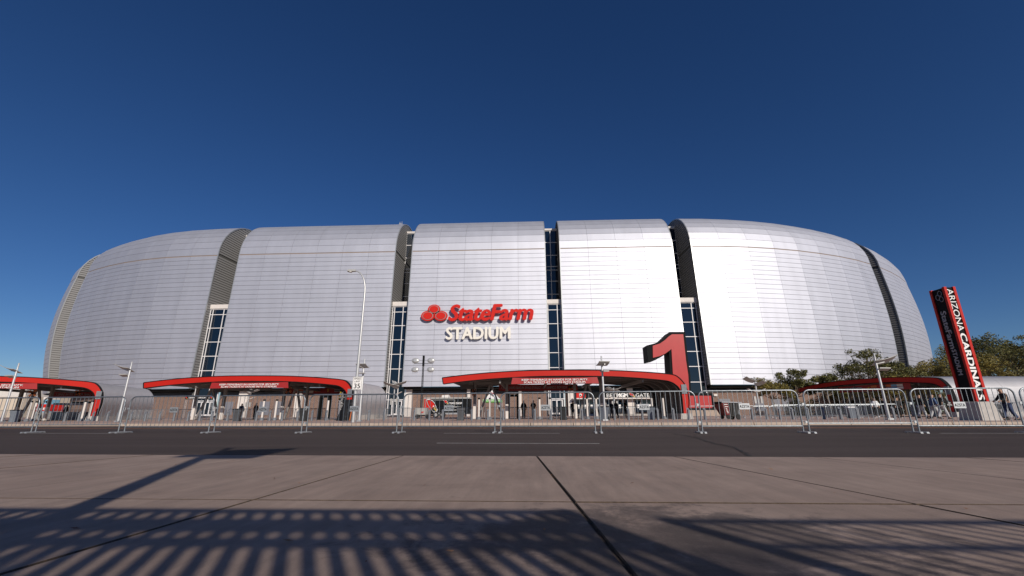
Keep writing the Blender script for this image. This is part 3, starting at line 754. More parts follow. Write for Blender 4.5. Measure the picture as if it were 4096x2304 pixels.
            for f, s_, q in seq:
                x = x1 - L * (f if kind == 'front' else 1 - f)
                if s_ == 'A': arrow(x, zc, hs * .9, R(q)); continue
                wd = q * L
                if s_:
                    MB().obox(P(x, dd - .01, zc), -U3, V3, Z_, -wd / 2, wd / 2, -.012, .0, -h * .22, h * .22).build('plate', 'graytxt', b)
                    text('lettering', s_, P(x + wd * .42 / 1, dd - .03, zc - h * .1), -U3, Z_, wd * .84, h * .2, 'blacktxt', b, ext=.01, mirror=(kind == 'rev'))
                else:
                    for r in range(2):
                        for c in range(3 if wd > 1.2 else 1):
                            ww = wd / (3 if wd > 1.2 else 1); xx = x + wd / 2 - ww * (c + .5)
                            MB().obox(P(xx, dd - .01, zc + (r - .5) * h * .42), -U3, V3, Z_, -ww * .44, ww * .44, -.012, 0, -h * .17, h * .17).build('plate', ['graytxt', 'plain_blue', 'cream', 'flower', 'plain_blue', 'cream'][(r * 3 + c) % 6], b)
    return t, P
def banner_label(l): return 'red vinyl banner about bags and tickets on the fascia of the canopy ' + ' '.join(l.split('canopy ')[-1].split()[:3])
oC3 = atY(2755, 1656, C3Y); oC3.z = 0
oC2 = atY(1408, 1600, 40.6); oC2.z = 0
oC1 = atY(404, 1600, 41.5); oC1.z = 0
oC4 = atY(3815, 1600, 43.0); oC4.z = 0
bz = [loc((2236, y))[1] for y in (1536, 1510)]
c1, P1 = canopy(oC1, (-.93, -.36), (-.40, .92), 'red edged entrance canopy farthest left with a cut off left end', (5.0, 13.6, bz[0], bz[1], .2, -.22), ('thanks', .9, 9.5, 2.55, 3.15), depth=13.0)
c2, P2 = canopy(oC2, (-1, 0), (0, 1), 'red edged entrance canopy second from left before the wide grey shells', (6.2, 13.6, bz[0], bz[1], .2, -.22), ('rev', 1.7, 11.0, 2.75, 3.4), short=.985)
c3, P3 = canopy(oC3, (-1, 0), (0, 1), 'red edged entrance canopy beside the giant number one', (7.3, 14.4, bz[0], bz[1], 0, -.22), ('thanks', 8.0, 16.2, 2.75, 3.4))
c4, P4 = canopy(oC4, (-.20, .98), (.999, .04), 'shaded dark red entrance canopy beside the tall pylon sign', None, ('front', 4.5, 14.0, 2.7, 3.35), short=.88)
# loud fans under the canopies
def fan(px, py, Y, r, az, lab):
    c = atY(px, py, Y); t = thing('ceiling_fan', lab, 'fan', c, 'round black fans under the canopies'); ax = Vector((math.sin(az), -math.cos(az), 0)); a = ax.cross(Z_).normalized()
    g = MB()
    for rr in (1, .72, .44):
        pts = [c + (a * math.cos(q * math.pi / 10) + Z_ * math.sin(q * math.pi / 10)) * r * rr + ax * (.12 * (1 - rr)) for q in range(21)]; g.tube(pts, .016 if rr == 1 else .008, 4, cap=False)
    for q in range(12):
        d = a * math.cos(q * math.pi / 6) + Z_ * math.sin(q * math.pi / 6); g.bar(c + d * .05 + ax * .12, c + d * r, .012)
    g.build('guard', 'black', t)
    b = MB()
    for q in range(4):
        d = a * math.cos(q * 1.57 + .6) + Z_ * math.sin(q * 1.57 + .6); e = d.cross(ax)
        b.quad(c + d * .06 - e * .05, c + d * r * .85 - e * .13 + ax * .05, c + d * r * .85 + e * .12 - ax * .05, c + d * .06 + e * .05)
    b.build('blades', 'flower', t)
    MB().disc(c - ax * .06, .1, ax, .22, 12).build('motor', 'black', t)
    MB().bar(c - ax * .1, c - ax * .1 + Z_ * 1.1, .05).build('hanger', 'black', t)
fan(130, 1573, 41, .42, .4, 'black fan right of the text on the farthest left canopy banner')
fan(312, 1570, 45, .42, .0, 'black fan in front of the reversed banner under the farthest left canopy')
fan(1153, 1560, 43, .42, .1, 'black fan under the second canopy just right of its banner')
fan(1897, 1569, 41, .40, 1.0, 'black fan between canopy column and white tent')
fan(2280, 1548, 41, .40, 1.0, 'black fan under the canopy beside the giant number one')

# ================================================================== giant number one
Y1 = 62.0
t = thing('number_one_sculpture', 'giant red numeral one with black sides standing behind the canopy', 'sculpture', (atY(2720, 1640, Y1).x, Y1, 0))
def poly1(pts, Y): return [(atY(x, y, Y).x, atY(x, y, Y).z) for x, y in pts]
OUT1 = [(2594, 1447), (2588, 1381), (2620, 1373), (2648, 1358), (2665, 1342), (2680, 1327), (2742, 1327), (2753, 1440), (2763, 1500), (2766, 1572), (2853, 1572), (2860, 1641), (2624, 1641), (2622, 1572), (2688, 1572), (2683, 1500), (2677, 1404), (2650, 1425), (2622, 1440)]
RED1 = [(2612, 1431), (2611, 1383), (2640, 1374), (2660, 1360), (2676, 1345), (2688, 1337), (2733, 1337), (2744, 1440), (2753, 1500), (2758, 1583), (2844, 1583), (2849, 1632), (2634, 1632), (2633, 1583), (2697, 1583), (2692, 1500), (2686, 1396), (2660, 1415), (2640, 1424)]
MB().prism(poly1(OUT1, Y1), (0, Y1 + .12, 0), X_, Z_, 0, 2.5, Y_).build('body', 'black', t)
MB().prism(poly1(RED1, Y1), (0, Y1, 0), X_, Z_, 0, .10, Y_).build('face', 'pinkred', t)
b0 = atY(2620, 1641, Y1); b1 = atY(2862, 1641, Y1)
MB().box(b0.x - .3, b1.x + 3, Y1 - .5, Y1 + 3, -.02, b0.z - .02).build('plinth', 'kerb', t)

# ================================================================== pylon sign
pb = gnd(3840, 1690); bx0, by0 = atY(3908, 1606, 25.3).x, 25.3
PZ0, PZ1 = atY(3908, 1606, by0).z, atY(3757, 1147, by0).z
sw = atY(3958, 1606, by0).x - bx0; sd = .98
t = thing('pylon_sign', 'tall red and black four sided team sign on a concrete base', 'sign', (bx0 + sw / 2, by0 + sd / 2, 0))
MB().hexa([(bx0 - .12, by0 - .15, 0), (bx0 + sw + .30, by0 - .15, 0), (bx0 + sw + .30, by0 + sd + .2, 0), (bx0 - .12, by0 + sd + .2, 0)] + [(bx0 - .02, by0 - .05, PZ0 - .02), (bx0 + sw + .12, by0 - .05, PZ0 - .02), (bx0 + sw + .12, by0 + sd + .1, PZ0 - .02), (bx0 - .02, by0 + sd + .1, PZ0 - .02)]).build('base', 'concrete', t)
fl = .14
for sx in (0, 1):
    for sy in (0, 1):
        x = bx0 + sx * (sw - fl); y = by0 + sy * (sd - fl); MB().box(x, x + fl, y, y + fl, PZ0, PZ1).build('corner_post', 'red', t)
MB().box(bx0 + .06, bx0 + sw - .06, by0 + .06, by0 + sd - .06, PZ0, PZ1 - .03).build('core', 'black', t)
text('lettering', 'CARDINALS', (bx0 + .155, by0 + .055, PZ0 + (PZ1 - PZ0) * .575), -Z_, X_, (PZ1 - PZ0) * .56, sw - .31, 'whitetxt', t, ext=.02, bold=.045)
text('lettering', 'ARIZONA', (bx0 + .155, by0 + .055, PZ1 - .12), -Z_, X_, (PZ1 - PZ0) * .385, sw - .31, 'whitetxt', t, ext=.02)
lx = bx0 + .055
text('lettering', 'StateFarm', (lx, by0 + sd * .70, PZ0 + (PZ1 - PZ0) * .79), -Z_, -Y_, (PZ1 - PZ0) * .335, sd * .34, 'graytxt', t, ext=.02, bold=.03)
text('lettering', 'STADIUM', (lx, by0 + sd * .66, PZ0 + (PZ1 - PZ0) * .445), -Z_, -Y_, (PZ1 - PZ0) * .22, sd * .26, 'graytxt', t, ext=.02, bold=.02)
for dy, dz in ((.42, .16), (.60, .36), (.40, .5)):
    rg = MB(); c = Vector((lx - .012, by0 + sd * dy, PZ1 - .15 - dz))
    pts = [c + Y_ * math.cos(q * math.pi / 8) * .12 + Z_ * math.sin(q * math.pi / 8) * .15 for q in range(17)]; rg.tube(pts, .018, 4, cap=False); rg.build('logo_ring', 'graytxt', t)

# ================================================================== lamps
def wing(mb, o, az, ln, wd, rise, n=8, th=.035, lift=.0, tilt=0.0):
    d = Vector((math.cos(az), math.sin(az), 0)); s = Vector((-d.y, d.x, 0))
    for i in range(n):
        a, b = i / n, (i + 1) / n; za, zb = lift + rise * a ** 1.8, lift + rise * b ** 1.8
        S = s * wd / 2; T = Z_ * (tilt if s.y < 0 else -tilt) * wd / 2      # the edge nearer the road sits higher
        mb.hexa([o + d * ln * a - S - T + Z_ * za, o + d * ln * b - S - T + Z_ * zb, o + d * ln * b + S + T + Z_ * zb, o + d * ln * a + S + T + Z_ * za] +
                [o + d * ln * a - S - T + Z_ * (za + th), o + d * ln * b - S - T + Z_ * (zb + th), o + d * ln * b + S + T + Z_ * (zb + th), o + d * ln * a + S + T + Z_ * (za + th)])
def solar(base, top_z, az, label, ln=1.3, wd=.75, tilt=.38, pr=1.0, rise=.34):
    t = thing('plaza_lamp', label, 'street lamp', base, 'single armed plaza lamps'); b = Vector(base)
    MB().tube([b, b + Z_ * .9, b + Z_ * 1.0, b + Z_ * (top_z - .55), b + Z_ * (top_z - .5), b + Z_ * top_z], [r * pr for r in (.095, .09, .075, .065, .055, .05)], 12).build('pole', 'silver', t, smooth=True)
    MB().box(b.x - .18, b.x + .18, b.y - .18, b.y + .18, -.0, .10).build('base_plate', 'galvflat', t)
    m = MB(); o = b + Z_ * (top_z - .68); d = Vector((math.cos(az), math.sin(az), 0)); wing(m, o - d * .12, az, ln, wd, rise, tilt=tilt)
    m.build('lamp_wing', 'lamphead', t)
    m2 = MB(); wing(m2, b + Z_ * (top_z - 1.12) + d * .06, az, .62, .42, -.02, 3, .07, tilt=tilt * .8); m2.build('lower_lamp', 'lamphead', t)
    MB().bar(b + Z_ * (top_z - .72), b + d * .5 + Z_ * (top_z - .62), .06).build('bracket', 'silver', t)
def lz(x, y, b): return atY(x, y, b.y).z
for (bx, by), (tx, ty), az, lab in (((4, 1690), (83, 1452), 180, 'leaning looking silver lamp pole at the far left edge'), ((472, 1688), (527, 1447), 180, 'silver lamp pole left of the second canopy tip'),
        ((1436, 1686), (1455, 1435), 262, 'silver lamp pole right behind the speed limit sign'), ((2421, 1683), (2402, 1424), 285, 'silver lamp pole before the canopy banner centre right'), ((3557, 1679), (3496, 1412), 350, 'silver lamp pole before the shaded dark red canopy')):
    b = gnd(bx, by); solar((b.x, b.y, 0), lz(tx, ty, b), R(az), lab, *((.62, .80, .0, 1.0, .24) if 255 < az < 290 else ()))
def multi(px, py, ty, Y, s, label):
    b = atY(px, py, Y); b.z = 0; tz = atY(px, ty, Y).z
    t = thing('cluster_lamp', label, 'street lamp', b, 'many winged plaza lamps')
    MB().tube([b, b + Z_ * (tz - .3)], .09, 10).build('pole', 'silver', t, smooth=True)
    for k, (az, zz, ln, ri) in enumerate(((200, .9, 1.5, .45), (20, .75, 1.5, .4), (300, 1.25, 1.2, .35), (110, .6, 1.3, .35))):
        m = MB(); wing(m, b + Z_ * (tz - zz * s), R(az), ln * s, .7 * s, ri * s, tilt=.35); m.build('lamp_wing', 'lamphead', t)
    for az in (0, 180):
        m = MB(); wing(m, b + Z_ * (tz - 2.1 * s), R(az), 1.0 * s, .5 * s, .35 * s, 4, .05); m.build('lower_wing', 'white', t)
    for dx in (-.45, .3): MB().box(b.x + dx * s, b.x + (dx + .22) * s, b.y - .1, b.y + .1, tz - 3.4 * s, tz - 2.6 * s).build('speaker_box', 'lamphead', t)
multi(1571, 1662, 1516, 60, 1.0, 'many winged lamp between the second and third canopies')
multi(3040, 1655, 1497, 52, .95, 'many winged lamp left of the young street trees')
multi(2461, 1655, 1542, 62, .8, 'many winged lamp in front of the gate lettering')
multi(985, 1658, 1551, 64, .8, 'many winged lamp seen below the second canopy banner')
# tall street light with the speed limit sign
b = gnd(1411, 1692); b.z = 0
t = thing('street_light', 'tall tapered silver street light with a curved arm rising over the facade', 'street light', b)
zs = [lz(1430, 1400, b), lz(1446, 1168, b), lz(1420, 1097, b), lz(1400, 1084, b)]
dx = atY(1388, 1090, b.y).x - atY(1446, 1090, b.y).x
q = [b, b + Z_ * 1.2, b + Z_ * zs[1]]
for k in range(1, 9):
    a = k / 8 * math.pi * .5; q.append(b + X_ * dx * .8 * (1 - math.cos(a)) + Z_ * (zs[1] + (zs[3] - zs[1]) * math.sin(a)))
MB().tube(q, [.105, .10, .065] + [.05 - .002 * k for k in range(8)], 12).build('pole', 'silver', t, smooth=True)
e = q[-1]; MB().hexa([e + Vector(v) for v in ((-.52, -.12, -.04), (.03, -.09, -.04), (.03, .09, -.04), (-.52, .12, -.04), (-.45, -.07, .11), (.03, -.05, .09), (.03, .05, .09), (-.45, .07, .11))]).build('lamp_head', 'lamphead', t)
MB().disc(e + Vector((-.30, 0, -.06)), .11, Z_, .06, 14).build('lens', 'lampunder', t)
MB().box(b.x - .13, b.x + .13, b.y - .13, b.y + .13, 0, .03).build('base_plate', 'galvflat', t)
s0, s1 = atY(1428, 1559, b.y - .16), atY(1428, 1507, b.y - .16); hw = .30
t = thing('speed_limit_sign', 'white speed limit 35 sign mounted on the tall street light', 'sign', (b.x, b.y - .16, s0.z))
sx = atY(1429, 1535, b.y - .16).x
MB().box(sx - hw, sx + hw, b.y - .16, b.y - .14, s0.z, s1.z).build('plate', 'whitetxt', t)
H = s1.z - s0.z; fr = MB()
for a in ((sx - hw + .02, sx + hw - .02, s0.z + .02, s0.z + .035), (sx - hw + .02, sx + hw - .02, s1.z - .035, s1.z - .02), (sx - hw + .02, sx - hw + .033, s0.z + .035, s1.z - .035), (sx + hw - .033, sx + hw - .02, s0.z + .035, s1.z - .035)): fr.box(a[0], a[1], b.y - .164, b.y - .161, a[2], a[3])
fr.build('border', 'blacktxt', t)
text('lettering', 'SPEED', (sx - .22, b.y - .162, s0.z + H * .78), X_, Z_, .44, H * .13, 'blacktxt', t, ext=.004, bold=.01)
text('lettering', 'LIMIT', (sx - .18, b.y - .162, s0.z + H * .57), X_, Z_, .36, H * .13, 'blacktxt', t, ext=.004, bold=.01)
text('lettering', '35', (sx - .19, b.y - .162, s0.z + H * .11), X_, Z_, .38, H * .36, 'blacktxt', t, ext=.004, bold=.02)
# portable floodlight mast
b = atY(1684, 1642, 55); b.z = 0; tz = atY(1688, 1423, 55).z
t = thing('floodlight_mast', 'portable black lattice mast with four round floodlights above the team trailer', 'floodlight', b)
mm = MB()
for sx in (-.1, .1):
    mm.bar(b + X_ * sx, b + X_ * sx * .6 + Z_ * (tz - .6), .07)
for k in range(34):
    z0, z1 = 1 + k * (tz - 1.8) / 34, 1 + (k + 1) * (tz - 1.8) / 34; s = .1 if k % 2 else -.1; mm.bar(b + X_ * s + Z_ * z0, b - X_ * s + Z_ * z1, .035)
mm.bar(b + Z_ * (tz - 1.3), b + Z_ * tz, .36, .2); mm.bar(b + Vector((-1.2, 0, tz - 1.0)), b + Vector((1.2, 0, tz - 1.0)), .06)
mm.build('mast', 'black', t)
for sx in (-1.0, .98):
    for dz in (-.62, -1.75):
        c = b + Vector((sx, -.15, tz + dz)); m = MB(); pr = [(.0, -.16), (.2, -.15), (.36, -.06), (.42, .04), (.34, .14), (.1, .17)]
        for (ra, ya), (rb, yb) in zip(pr, pr[1:]):
            for q in range(14):
                a0, a1 = q * math.tau / 14, (q + 1) * math.tau / 14; m.quad(c + Vector((ra * math.cos(a0) * 1.15, ya, ra * .8 * math.sin(a0))), c + Vector((ra * math.cos(a1) * 1.15, ya, ra * .8 * math.sin(a1))), c + Vector((rb * math.cos(a1) * 1.15, yb, rb * .8 * math.sin(a1))), c + Vector((rb * math.cos(a0) * 1.15, yb, rb * .8 * math.sin(a0))))
        m.build('floodlight', 'silver', t, smooth=True)
        MB().tube([c + Vector((-.45, 0, 0)), c + Vector((-.3, 0, -.42)), c + Vector((.3, 0, -.42)), c + Vector((.45, 0, 0))], .02, 5).build('yoke', 'galvflat', t)

# ================================================================== crowd barriers
def barrier(label, W=2.59, H=1.15, zb=.17, bars=19, detailed=True, name='crowd_barrier', group='steel crowd barriers'):
    t = thing(name, label, 'barrier', (0, 0, 0), group); r = .021 if detailed else .02; n = 10 if detailed else 5; rc = .17
    fp = [Vector((-W / 2, 0, .03))]
    for s, a0 in ((-1, math.pi), (1, math.pi / 2)):
        for k in range(7):
            a = a0 - k / 6 * math.pi / 2; fp.append(Vector((s * (W / 2 - rc) + rc * math.cos(a), 0, H - rc + rc * math.sin(a))))
    fp.append(Vector((W / 2, 0, .03)))
    MB().tube(fp, r, n).build('frame', 'galv', t, smooth=True, off=False)
    MB().tube([(-W / 2, 0, zb), (W / 2, 0, zb)], .018, n).build('bottom_rail', 'galv', t, smooth=True, off=False)
    bm_ = MB().tube([(0, 0, zb), (0, 0, H - .01)], .0075 if detailed else .009, 6 if detailed else 4)
    if detailed:
        me = bm_.mesh('bar', 'galv', True)
        for k in range(bars):
            x = -W / 2 + W * (k + 1) / (bars + 1)
            if k in (0, bars - 1): 
                o = bpy.data.objects.new('bar', me); o.scale = (1, 1, (H - .03 - zb) / (H - zb)); o.location = (x, 0, zb * (1 - o.scale[2]))
            else: o = bpy.data.objects.new('bar', me); o.location = (x, 0, 0)
            col.objects.link(o); o.parent = t
    else:
        mb = MB()
        for k in range(bars):
            x = -W / 2 + W * (k + 1) / (bars + 1); mb.tube([(x, 0, zb), (x, 0, H - .01)], .0095, 4, cap=False)
        mb.build('bars', 'galv', t, kind='stuff', off=False)
    for s in (-1, 1):
        f = MB(); x = s * (W / 2)
        f.hexa([(x - .03, -.29, .012), (x + .03, -.29, .012), (x + .03, .29, .012), (x - .03, .29, .012), (x - .03, -.27, .042), (x + .03, -.27, .042), (x + .03, .27, .042), (x - .03, .27, .042)])
        for e in (-1, 1): f.box(x - .03, x + .03, min(e * .29, e * .25), max(e * .29, e * .25), .0, .012)
        f.build('foot', 'galvflat', t, off=False)
    if detailed:
        h = MB(); x = W / 2 + .02; h.tube([(x, 0, .80), (x + .05, 0, .80), (x + .05, 0, .68)], .009, 6); h.tube([(x, 0, .32), (x + .05, 0, .32), (x + .05, 0, .22)], .009, 6); h.build('hook', 'galvflat', t, off=False)
        l = MB(); x = -W / 2 - .02; l.box(x - .05, x, -.012, .012, .74, .80); l.box(x - .05, x, -.012, .012, .26, .32); l.build('latch', 'galvflat', t, off=False)
    return t
def plate(t, x, seed):
    m = MB().box(x - .145, x + .145, -.034, -.028, .635, .80).build('name_plate', 'galvflat', t, off=False)
    mt = 'blacktxt'; o = text('lettering', 'AZSTA', (x - .125, -.035, .68), X_, Z_, .25, .075, mt, None, ext=.003, bold=.02, space=1.15); o.parent = m
FEET = [(-215, 124, 0), (139, 472, 1), (495, 833, 0), (853, 1205, 0), (1225, 1585, 0), (1607, 1979, 0), (2003, 2382, 0), (2405, 2795, 0), (2811, 3216, 0), (3240, 3656, 1), (3680, 4105, 0), (4128, 4560, 0)]
PLT = {2: 682, 3: 1043, 4: 1412, 5: 1795, 6: 2187, 7: 2587, 8: 2993, 10: 3868}
WHERE = ['before the blue grey bin at the left edge', 'with a raised bottom rail below the farthest left canopy leg', 'in front of the glass doors with the black ticket scanning arch', 'in front of the grey bin and white pilaster',
         'in front of the black draped pillar and speed limit sign', 'in front of the black team shop trailer', 'in front of the two dark figures and metal detector', 'in front of the gate lettering',
         'in front of the red and grey hopper cart', 'with a raised bottom rail before the shaded canopy', 'in front of the pylon sign base', 'cut by the right edge of the picture']
base = YL = lambda x: 13.55 - .0745 * (x + 1)
protos = {}
for i, (xa, xb, ty) in enumerate(FEET):
    a, b_ = gnd(xa, 1732, -.04), gnd(xb, 1732, -.04); 
    a.y = YL(a.x); b_.y = YL(b_.x)
    a2 = Vector((ray(xa, 1732).x / ray(xa, 1732).y * a.y, a.y, -.04)); b2 = Vector((ray(xb, 1732).x / ray(xb, 1732).y * b_.y, b_.y, -.04))
    c = (a2 + b2) / 2; d = b2 - a2; W = d.length - .0; rz = math.atan2(d.y, d.x) + random.uniform(-.008, .008)
    t = barrier('galvanised crowd barrier ' + WHERE[i], W=W, zb=.255 if ty else .185, bars=19, group='steel crowd barriers along the road')
    t.location = (c.x, c.y, -.04); t.rotation_euler = (0, 0, rz)
    if i in PLT:
        px = PLT[i]; rr = ray(px, 1625); f = (px - xa) / (xb - xa); plate(t, -W / 2 + W * (.5 + (f - .5) * .97), i)
# far row on the plaza
fb = barrier('galvanised crowd barrier in the long row under the canopies', W=2.45, H=1.1, zb=.16, bars=17, detailed=False, group='steel crowd barriers on the plaza')
YB = lambda x: 45.0 - .055 * x
x = -62.0; first = True; gapk = 0
def place_far(cx, cy, rz, label='galvanised crowd barrier in the long row under the canopies'):
    global first
    if first: fb.location = (cx, cy, 0); fb.rotation_euler = (0, 0, rz); fb['label'] = label; first = False; return fb
    return dup(fb, (cx, cy, 0), rz, label)
for k in range(38):
    cx = -61 + k * 2.5
    if cx > 31.5: break
    if -17.4 < cx < -14.9: continue
    place_far(cx, YB(cx) + random.uniform(-.25, .25), -.055 + random.uniform(-.06, .06))
lab2 = 'galvanised crowd barrier standing crosswise behind the long row'
for (px, Y, rz) in ((560, 48, 1.3), (760, 49, 1.2), (985, 47, 1.45), (1135, 47.5, .3), (1255, 49, .1), (1530, 47, 1.5), (1640, 48, .1), (1872, 46.5, .9), (2075, 48, .1), (2225, 47.5, 1.3), (2330, 47, 1.1), (2440, 52, .0), (2500, 52, .0), (2650, 47, 1.3), (3060, 50, 0), (3125, 50.5, .1), (3290, 49, .1), (3350, 48, .2), (3430, 47, 1.2)):
    p = atY(px, 1660, Y); place_far(p.x, Y, rz, lab2)
lab3 = 'galvanised crowd barrier among the people before the shaded canopy'
for (px, Y, rz) in ((3330, 38.5, -.1), (3425, 38.5, -.08), (3530, 38.3, -.1), (3250, 38.9, -.1), (3160, 39.2, -.1), (3995, 33, .2), (4060, 33.5, .2)):
    p = atY(px, 1660, Y); place_far(p.x, Y, rz, lab3)

# ================================================================== bollards, posts
bo = None
BX = [256, 311, 367, 425, 466, 521, 578, 635, 693, 749, 797, 847, 907, 962, 1024, 1077, 1127, 1188, 1246, 1303, 1473, 1535, 1595, 1656, 1717, 1770, 1886, 1951, 2013, 2077, 2140, 2204, 2330, 2459, 2515, 2571, 2633, 2697, 2757, 2822, 2958, 3012, 3069, 3123, 3174, 3237, 3298, 3366, 3436, 3580, 3882]
YBo = lambda x: 35.2 - .10 * (x + 1)
for px in BX:
    rr = ray(px, 1681); Y = 35.2
    for _ in range(3): Xp = rr.x / rr.y * Y; Y = YBo(Xp)
    if px == 3882: Y = 30; Xp = rr.x / rr.y * Y
    if bo is None:
        bo = thing('bollard', 'grey steel bollard with a slanted top in the line along the plaza edge', 'bollard', (Xp, Y, 0), 'slant topped bollards along the plaza')
        m = MB(); n = 12
        m.tube([Vector((Xp, Y, .0)), Vector((Xp, Y, .60))], .085, n, cap=False)
        k = len(m.v); ring = [Vector((Xp + .085 * math.cos(2 * math.pi * j / n), Y + .085 * math.sin(2 * math.pi * j / n), .74 + .085 * math.sin(2 * math.pi * j / n) * 1.4)) for j in range(n)]
        r0_ = [Vector((v.x, v.y, .6)) for v in ring]; m.v += r0_ + ring
        m.f += [(k + j, k + (j + 1) % n, k + n + (j + 1) % n, k + n + j) for j in range(n)] + [tuple(k + n + j for j in range(n))]
        m.build('post', 'bollard', bo, smooth=True)
        MB().tube([(Xp, Y, 0), (Xp, Y, .2)], .098, 12).build('foot_sleeve', 'bollard', bo, smooth=True)
        pt = MB().hexa([(Xp - .05, Y - .12, .66), (Xp + .05, Y - .12, .66), (Xp + .05, Y + .0, .69), (Xp - .05, Y + .0, .69), (Xp - .05, Y - .10, .70), (Xp + .05, Y - .10, .70), (Xp + .05, Y + .02, .76), (Xp - .05, Y + .02, .76)]).build('light_cap', 'bollard', bo)
    else: dup(bo, (Xp, Y, 0), random.uniform(-.1, .1))
# slender white posts with black caps
pp = None
for px, py, Y in ((112, 1600, 40), (133, 1605, 41), (330, 1608, 40), (357, 1608, 40), (1049, 1605, 40), (1100, 1604, 40), (1308, 1603, 39.5), (1354, 1603, 39.5), (1915, 1597, 39.5), (1959, 1597, 39.5), (2159, 1597, 39.5), (2201, 1597, 39.5), (2350, 1597, 39.5), (2387, 1597, 39.5), (2611, 1594, 38.5), (2657, 1594, 38.5)):
    p = atY(px, 1660, Y); 
    if pp is None:
        pp = thing('scanner_post', 'slender white post with a black cap standing behind the bollards', 'post', (p.x, Y, 0), 'white scanner posts'); o = Vector((p.x, Y, 0))
        MB().tube([o, o + Z_ * 1.72], .085, 12).build('tube', 'white', pp, smooth=True)
        MB().tube([o + Z_ * 1.70, o + Z_ * 1.84], .1, 12).build('cap', 'black', pp, smooth=True)
        m = MB(); m.tube([o, o + Z_ * .1], .2, 12); m.tube([o + Z_ * .1, o + Z_ * .24], [.17, .1], 12); m.build('foot', 'bollard', pp, smooth=True)
    else: dup(pp, (p.x, Y, 0))

# ================================================================== bins
def bin_(px, py, Y, m, lab, s=1.0, rz=0.0, lid='binblack'):
    p = atY(px, py, Y); o = Vector((p.x, Y, 0)); t = thing('wheeled_bin', lab, 'bin', o, 'wheeled bins by the canopies'); w0, w1, H = .22 * s, .29 * s, .92 * s
    ca, sa = math.cos(rz), math.sin(rz); q = lambda x, y, z: o + Vector((x * ca - y * sa, x * sa + y * ca, z))
    b = MB(); L = [(0.0, w0), (.30 * H, w0 + .2 * (w1 - w0)), (.78 * H, w0 + .75 * (w1 - w0)), (.80 * H, w1 + .01), (H, w1 + .02)]
    for (za, ra), (zb, rb) in zip(L, L[1:]):
        for (ax, ay), (bx, by) in (((-1, -1), (1, -1)), ((1, -1), (1, 1)), ((1, 1), (-1, 1)), ((-1, 1), (-1, -1))):
            b.quad(q(ax * ra, ay * ra, za), q(bx * ra, by * ra, za), q(bx * rb, by * rb, zb), q(ax * rb, ay * rb, zb))
    b.quad(q(-w1, -w1, H), q(w1, -w1, H), q(w1, w1, H), q(-w1, w1, H)); b.build('tub', m, t)
    l = MB().hexa([q(-w1 - .04, -w1 - .05, H), q(w1 + .04, -w1 - .05, H), q(w1 + .04, w1 + .03, H), q(-w1 - .04, w1 + .03, H), q(-w1, -w1, H + .07), q(w1, -w1, H + .07), q(w1, w1, H + .09), q(-w1, w1, H + .09)]); l.build('lid', lid, t)
    for sx in (-1, 1): MB().disc(q(sx * (w0 + .03), w0, .12 * s), .12 * s, q(1, 0, 0) - o, .06, 14).build('wheel', 'rubber', t)
    MB().tube([q(-.2, w1 + .09, H), q(.2, w1 + .09, H)], .018, 6).build('handle', 'black', t)
bin_(55, 1688, 36.4, 'bingrey', 'blue grey wheeled bin tilted at the left edge under the canopy', 1.0, .5)
bin_(945, 1684, 35.5, 'bindark', 'grey wheeled bin with a bulging black liner before the white pilaster', .98, .3)
bin_(1212, 1683, 35.5, 'binblack', 'black wheeled bin left of the metal detector frame under the second canopy', 1.0, .2)
bin_(1842, 1682, 35.0, 'bindark', 'charcoal ribbed wheeled bin at the right end of the team trailer', 1.02, .2)
bin_(2254, 1680, 35.3, 'binblack', 'black wheeled bin below the fan in front of the gate', 1.0, -.1)
bin_(2418, 1682, 33.4, 'bingrey', 'pale grey wheeled bin behind the lamp pole before the gate', 1.0, -.5)
bin_(2607, 1679, 35.0, 'bingrey', 'slate grey wheeled bin below the number one', .98, -.2)
bin_(3410, 1672, 37, 'bingrey', 'small grey recycling bin behind barriers before the shaded canopy', .9, -.2, 'whitetxt')
# hopper cart
Y = 33.6; a = atY(2875, 1676, Y); o = Vector((a.x + .75, Y, 0)); t = thing('hopper_cart', 'tall rolling hopper cart with a worn red end and ribbed grey side', 'cart', o)
q = lambda x, y, z: o + Vector((x * .97 - y * .25, x * .25 + y * .97, z))
mb = MB().hexa([q(-.42, -.35, .30), q(.38, -.35, .22), q(.38, .35, .22), q(-.42, .35, .30), q(-.80, -.46, 1.22), q(.80, -.46, 1.20), q(.80, .46, 1.20), q(-.80, .46, 1.22)]); mb.build('hopper', 'hopper', t)
MB().hexa([q(-.83, -.44, 1.12), q(-.77, -.44, 1.12), q(-.77, .44, 1.12), q(-.83, .44, 1.12), q(-.86, -.46, 1.25), q(-.80, -.46, 1.25), q(-.80, .46, 1.25), q(-.86, .46, 1.25)]).build('rim_end', 'black', t)
MB().hexa([q(-.46, -.37, .30), q(-.16, -.37, .30), q(-.16, -.33, .30), q(-.46, -.33, .30), q(-.82, -.48, 1.16), q(-.30, -.48, 1.16), q(-.30, -.44, 1.16), q(-.82, -.44, 1.16)]).build('end_panel', 'trash_red', t)
for f in (-.05, .2, .45, .68): MB().bar(q(-.05 + f * .5, -.37, .3), q(-.12 + f * 1.1, -.48, 1.18), .045).build('stiffener', 'binblack', t)
MB().hexa([q(-.45, -.36, .31), q(-.44, -.36, .31), q(-.44, .36, .31), q(-.45, .36, .31), q(-.86, -.47, 1.11), q(-.84, -.47, 1.11), q(-.84, .47, 1.11), q(-.86, .47, 1.11)]).build('red_end', 'trash_red', t)
MB().bar(q(-.82, -.49, 1.22), q(.82, -.49, 1.20), .06).build('rim', 'graytxt', t)
